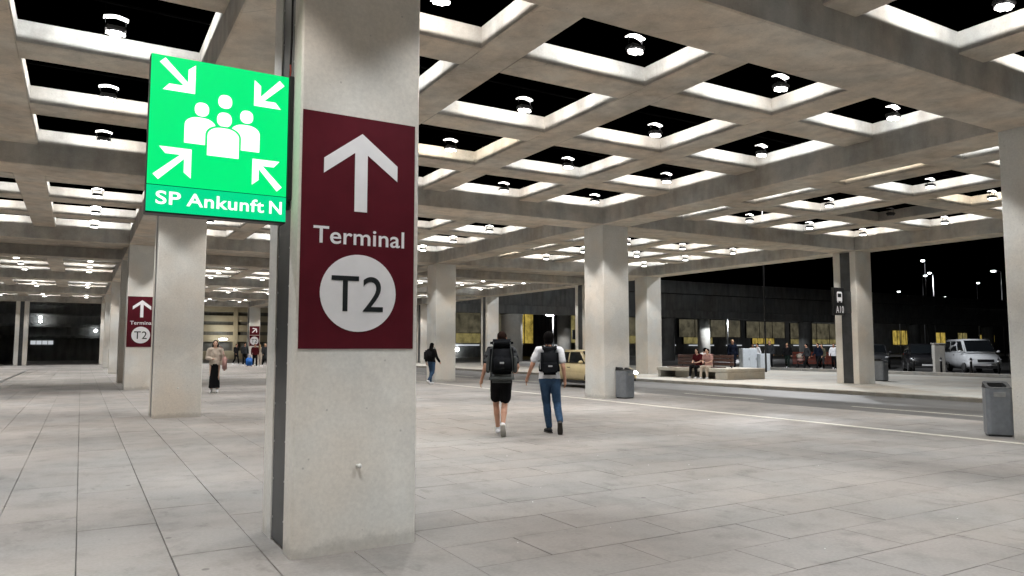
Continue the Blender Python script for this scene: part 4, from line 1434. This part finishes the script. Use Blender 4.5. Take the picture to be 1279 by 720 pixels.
for s in (-1, 1):
    for yy in (-.3, .32):
        bm = bmesh.new(); bm_tube(bm, [(s * .22 - .02, yy, .12), (s * .22 + .02, yy, .12)], .12, 14); obj('wheel', bm, 'tyre', t)
    tube('frame', 'steel_dark', t, [(s * .2, -.3, .14), (s * .2, .1, .5), (s * .2, .32, .14)], .014, 6)

# ================================================================== street lamps
def street_lamp(x, y, h, label, ang, arm=1.1, base=-.014, glow=True, power=0, pole='galvanised', r=.09):
    t = empty('street_lamp', (x, y, base), ang)
    tag(t, label, 'street lamp', 'street lamps around the flyover')
    bm = bmesh.new(); bm_tube(bm, [(0, 0, 0), (0, 0, h * .6), (0, 0, h)], [r, r * .8, r * .6], 10); obj('pole', bm, pole, t)
    if arm:
        bm = bmesh.new(); bm_tube(bm, [(0, 0, h - .1), (arm * .5, 0, h + .05), (arm, 0, h + .08)], [.05, .045, .04], 8); obj('arm', bm, pole, t)
    hd_ = box('lamp_head', 'metal_grey', t, arm - .1, arm + .75, -.2, .2, h + .02, h + .15, .03)
    bm = bmesh.new(); bm_ball(bm, (arm + .33, 0, h - .02), (.42, .24, .13), 14, 8); obj('diffuser', bm, 'street_glow' if glow else 'lamp_off', hd_)
    if power:
        l = bpy.data.lights.new('street_light', 'SPOT'); l.spot_size = R(180 if h > 8 else 160); l.spot_blend = .1; l.energy = power; l.color = (.95, .97, 1.0); l.shadow_soft_size = .2
        o = bpy.data.objects.new('street_light', l); o.location = (arm + .33, 0, h - .35); o.parent = t; col.objects.link(o)
    return t
yaw_, pit_ = R(30.283), R(4.545)
def ray(u, v):
    f = Vector((math.sin(yaw_) * math.cos(pit_), math.cos(yaw_) * math.cos(pit_), math.sin(pit_)))
    r = Vector((math.cos(yaw_), -math.sin(yaw_), 0))
    return f + r * ((u - 639.5) / 918.98) - r.cross(f) * ((v - 360) / 918.98)
def by_height(u, v, z):                                # a point of known height above the ground
    d = ray(u, v)
    return Vector((0, 0, CAM_H)) + d * ((z - CAM_H) / d.z)
for (u, v, h, ang, pw, lb) in ((1155, 327, 14, 200, 0, 'street lamp with the highest white head, seen above the flyover'),
                               (1152, 344, 15, 10, 0, 'faint street lamp left beside the brightest pole'),
                               (1165, 342, 14, 190, 2500, 'brightest street lamp with pale lit pole over the flyover'),
                               (1122, 364, 12, 30, 0, 'large white street lamp next to the bus stop column'),
                               (1176, 371, 15, 0, 0, 'dim street lamp low behind the brightest pole'),
                               (1220, 353, 14, 20, 0, 'street lamp alone in the dark, left of the right edge column'),
                               (1250, 339, 14, 160, 0, 'street lamp close beside the column at the right edge'),
                               (1249, 376, 13, 170, 0, 'low street lamp at the right edge above the flyover rail')):
    p = by_height(u, v, h)
    street_lamp(p.x, p.y, h + .03, lb, R(ang), power=pw)
# mast in front of the flyover, its unseen lamp added to light the van
pm_ = by_height(957, 465, .11)
street_lamp(pm_.x, pm_.y, 10.5, 'tall slim lamp mast rising in front of the flyover', R(-30), glow=True, r=.05, power=7500, pole='trim_black', base=.11)
# lit lamps under the flyover
street_lamp(65.0, 61.5, 4.9, 'short street lamp beside the brightly lit flyover pier', R(-30), arm=.3, power=2600)
g_ = by_height(691, 393, 4.6)
street_lamp(g_.x, g_.y, 4.6, 'short lamp post with round white head right of the white shirt', R(150), arm=.0, power=1800)
plain('signal_black', (.01, .01, .01), .7)
t = empty('traffic_signal', (41.8, 57.0, -.014), R(-30)); tag(t, 'black traffic signal with round shields behind the man in white', 'traffic signal')
tube('post', 'signal_black', t, [(0, 0, 0), (0, 0, 5.4)], .07, 8)
for dz_, dx_ in ((4.9, -.1), (3.1, .1)):
    bm = bmesh.new(); bm_tube(bm, [(dx_, -.12, dz_), (dx_, -.2, dz_)], .52, 20); obj('shield', bm, 'signal_black', t)
box('signal_case', 'signal_black', t, -1.6, -.9, -.15, .15, 2.2, 3.1, .03)
box('bracket', 'signal_black', t, -.9, 0, -.03, .03, 2.6, 2.68)

# ================================================================== flyover
fl = empty('flyover', (0, 58.7, 0)); tag(fl, 'dark concrete road flyover on round piers crossing behind the island', 'bridge')
for k in range(12):
    xa = 24 + k * 18.0
    box('parapet', 'dark_concrete', fl, xa + .02, xa + 17.98, 0, .35, 7.15, 8.5, .03)
    box('girder', 'dark_concrete', fl, xa + .03, xa + 17.97, .55, 9.5, 5.35, 7.149)
    box('edge_beam', 'dark_concrete', fl, xa + .02, xa + 17.98, .15, 1.0, 4.55, 5.349, .03)
pier_x = (34.9, 54.2, 76.5, 86.0, 99.0, 118, 139)
for n, x in enumerate(pier_x):
    bm = bmesh.new()
    r_ = (1.0, .78, .78, .7, .8, .8, .8)[n]
    bm_tube(bm, [(x, 1.1, 0), (x, 1.1, 4.3), (x, 1.1, 4.54)], [r_, r_, r_ * 1.12], 24)
    obj('pier', bm, 'pier_concrete' if n == 0 else 'dark_concrete', fl)  # first pier paler, spill light put into its colour; the others stay dark
for x in (65.6, 45.0):
    bm = bmesh.new(); bm_tube(bm, [(x, 7.2, 0), (x, 7.2, 5.3)], [.75, .75], 20); obj('pier', bm, 'pier_concrete', fl)

# ================================================================== car park building behind, with lit windows and glowing panes that imitate a lamp-washed facade
cp = empty('parking_garage', (0, 95, 0)); tag(cp, 'long car park building with lit yellow openings and glowing facade panes behind the flyover', 'building')
box('wall', 'dark_concrete', cp, 22, 260, .4, 14, 0, 9.5)
box('floor_edge', 'dark_concrete', cp, 22, 260, .05, .398, 6.65, 7.3)
def opening(xa, xb, za, zb, m, step=1.6):  # makes lit windows, and also glowing panes standing in for the lit wall
    f = empty('lit_panes'); f.parent = cp
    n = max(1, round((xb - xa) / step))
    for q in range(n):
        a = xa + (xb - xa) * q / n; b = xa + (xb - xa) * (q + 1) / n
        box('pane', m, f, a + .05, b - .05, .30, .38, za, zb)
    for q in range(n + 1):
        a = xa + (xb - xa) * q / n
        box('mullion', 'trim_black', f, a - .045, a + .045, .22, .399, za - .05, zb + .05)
opening(38, 54.5, 3.5, 6.5, 'facade_glow_dim', 4.2); opening(38, 54.5, 2.0, 3.4, 'window_and_wash_olive', 4.2)  # brighter low panes imitate uplight on the facade
opening(56.2, 59.4, 2.0, 6.4, 'window_yellow'); opening(65, 74, 2.1, 6.4, 'window_and_wash_olive', 3.0); opening(76, 88, 3.4, 6.3, 'facade_glow_dim', 4.0); opening(76, 88, 2.0, 3.3, 'window_and_wash_olive', 4.0)
opening(89, 104, 3.2, 6.2, 'facade_glow_dim', 3.8); opening(90, 97, 2.0, 3.1, 'window_and_wash_olive', 3.5); opening(105.5, 116, 3.1, 6.1, 'facade_glow_dim', 3.5); opening(107, 113, 2.0, 3.0, 'window_yellow')
opening(117.5, 133, 3.0, 6.0, 'facade_glow_dim', 3.9); opening(117.5, 133, 2.0, 2.9, 'window_and_wash_olive', 3.9)
opening(150, 158, 1.9, 4.9, 'window_yellow'); opening(166, 170, 2.2, 4.6, 'window_yellow'); opening(175, 179, 2.2, 4.6, 'window_and_wash_olive'); opening(184, 191, 2.6, 4.2, 'window_yellow')
for xa, xb in ((44, 50), (62, 64), (83, 88), (91, 97), (100, 104), (107, 114), (118, 122), (123, 132), (134, 138)):
    box('light_strip', 'window_white', cp, xa, xb, .0, .049, 1.62, 1.80)
# headlights and small lights standing in the dark under the building are its own lamps
for x, z in ((46.2, 1.1), (82.5, 1.2), (76.0, 3.9)):
    bm = bmesh.new(); bm_ball(bm, (x, -.4, z), .28, 10, 8); obj('lamp_globe', bm, 'street_glow', cp); box('lamp_arm', 'trim_black', cp, x - .04, x + .04, -.4, .398, z - .04, z + .04)

# ---- building at the far end of the forecourt: lit bands right, dark left
eb = empty('banded_building', (0, 92, 0)); tag(eb, 'banded building with dark storeys closing the far end of the forecourt', 'building')
box('wall', 'dark_concrete', eb, -30, 20, .5, 12, 0, 10)
for k, (za, zb) in enumerate(((2.05, 2.85), (3.25, 4.05), (4.45, 5.15), (5.6, 6.5))):
    box('facade_band', 'facade_beige', eb, 6.0, 19.9, .1, .498, za, zb, .02)
    box('facade_band', 'dark_concrete', eb, -30, 5.98, .15, .498, za + .3, zb - .15, .02)
box('base_wall', 'facade_beige', eb, 6.0, 19.9, -.6, .09, 0, 1.0, .02)
for x in (10.5, 15.5):
    box('pillar', 'facade_beige', eb, x, x + .5, -.05, .099, 1.0, 7)
w_ = empty('lit_panes'); w_.parent = eb
for q in range(4):
    box('pane', 'window_white', w_, -4.6 + q * .52, -4.14 + q * .52, .40, .49, 1.72, 2.12)
for x, z in ((-3.8, 4.55), (-3.8, 4.15), (1.3, 3.2)):
    bm = bmesh.new(); bm_ball(bm, (x, -.1, z), .16, 10, 8); obj('wall_lamp', bm, 'street_glow', eb); box('lamp_arm', 'trim_black', eb, x - .03, x + .03, -.1, .498, z - .03, z + .03)
bm = bmesh.new(); bm_ball(bm, (14.2, -1.2, 2.35), (.5, .12, .1), 10, 8); obj('wall_lamp', bm, 'street_glow', eb)
box('lamp_arm', 'trim_black', eb, 14.15, 14.25, -1.2, .098, 2.45, 2.52)
l = bpy.data.lights.new('wall_light', 'POINT'); l.energy = 220; l.color = (1, .93, .78); l.shadow_soft_size = .3
o = bpy.data.objects.new('wall_light', l); o.location = (14.2, -2.2, 3.2); o.parent = eb; col.objects.link(o)
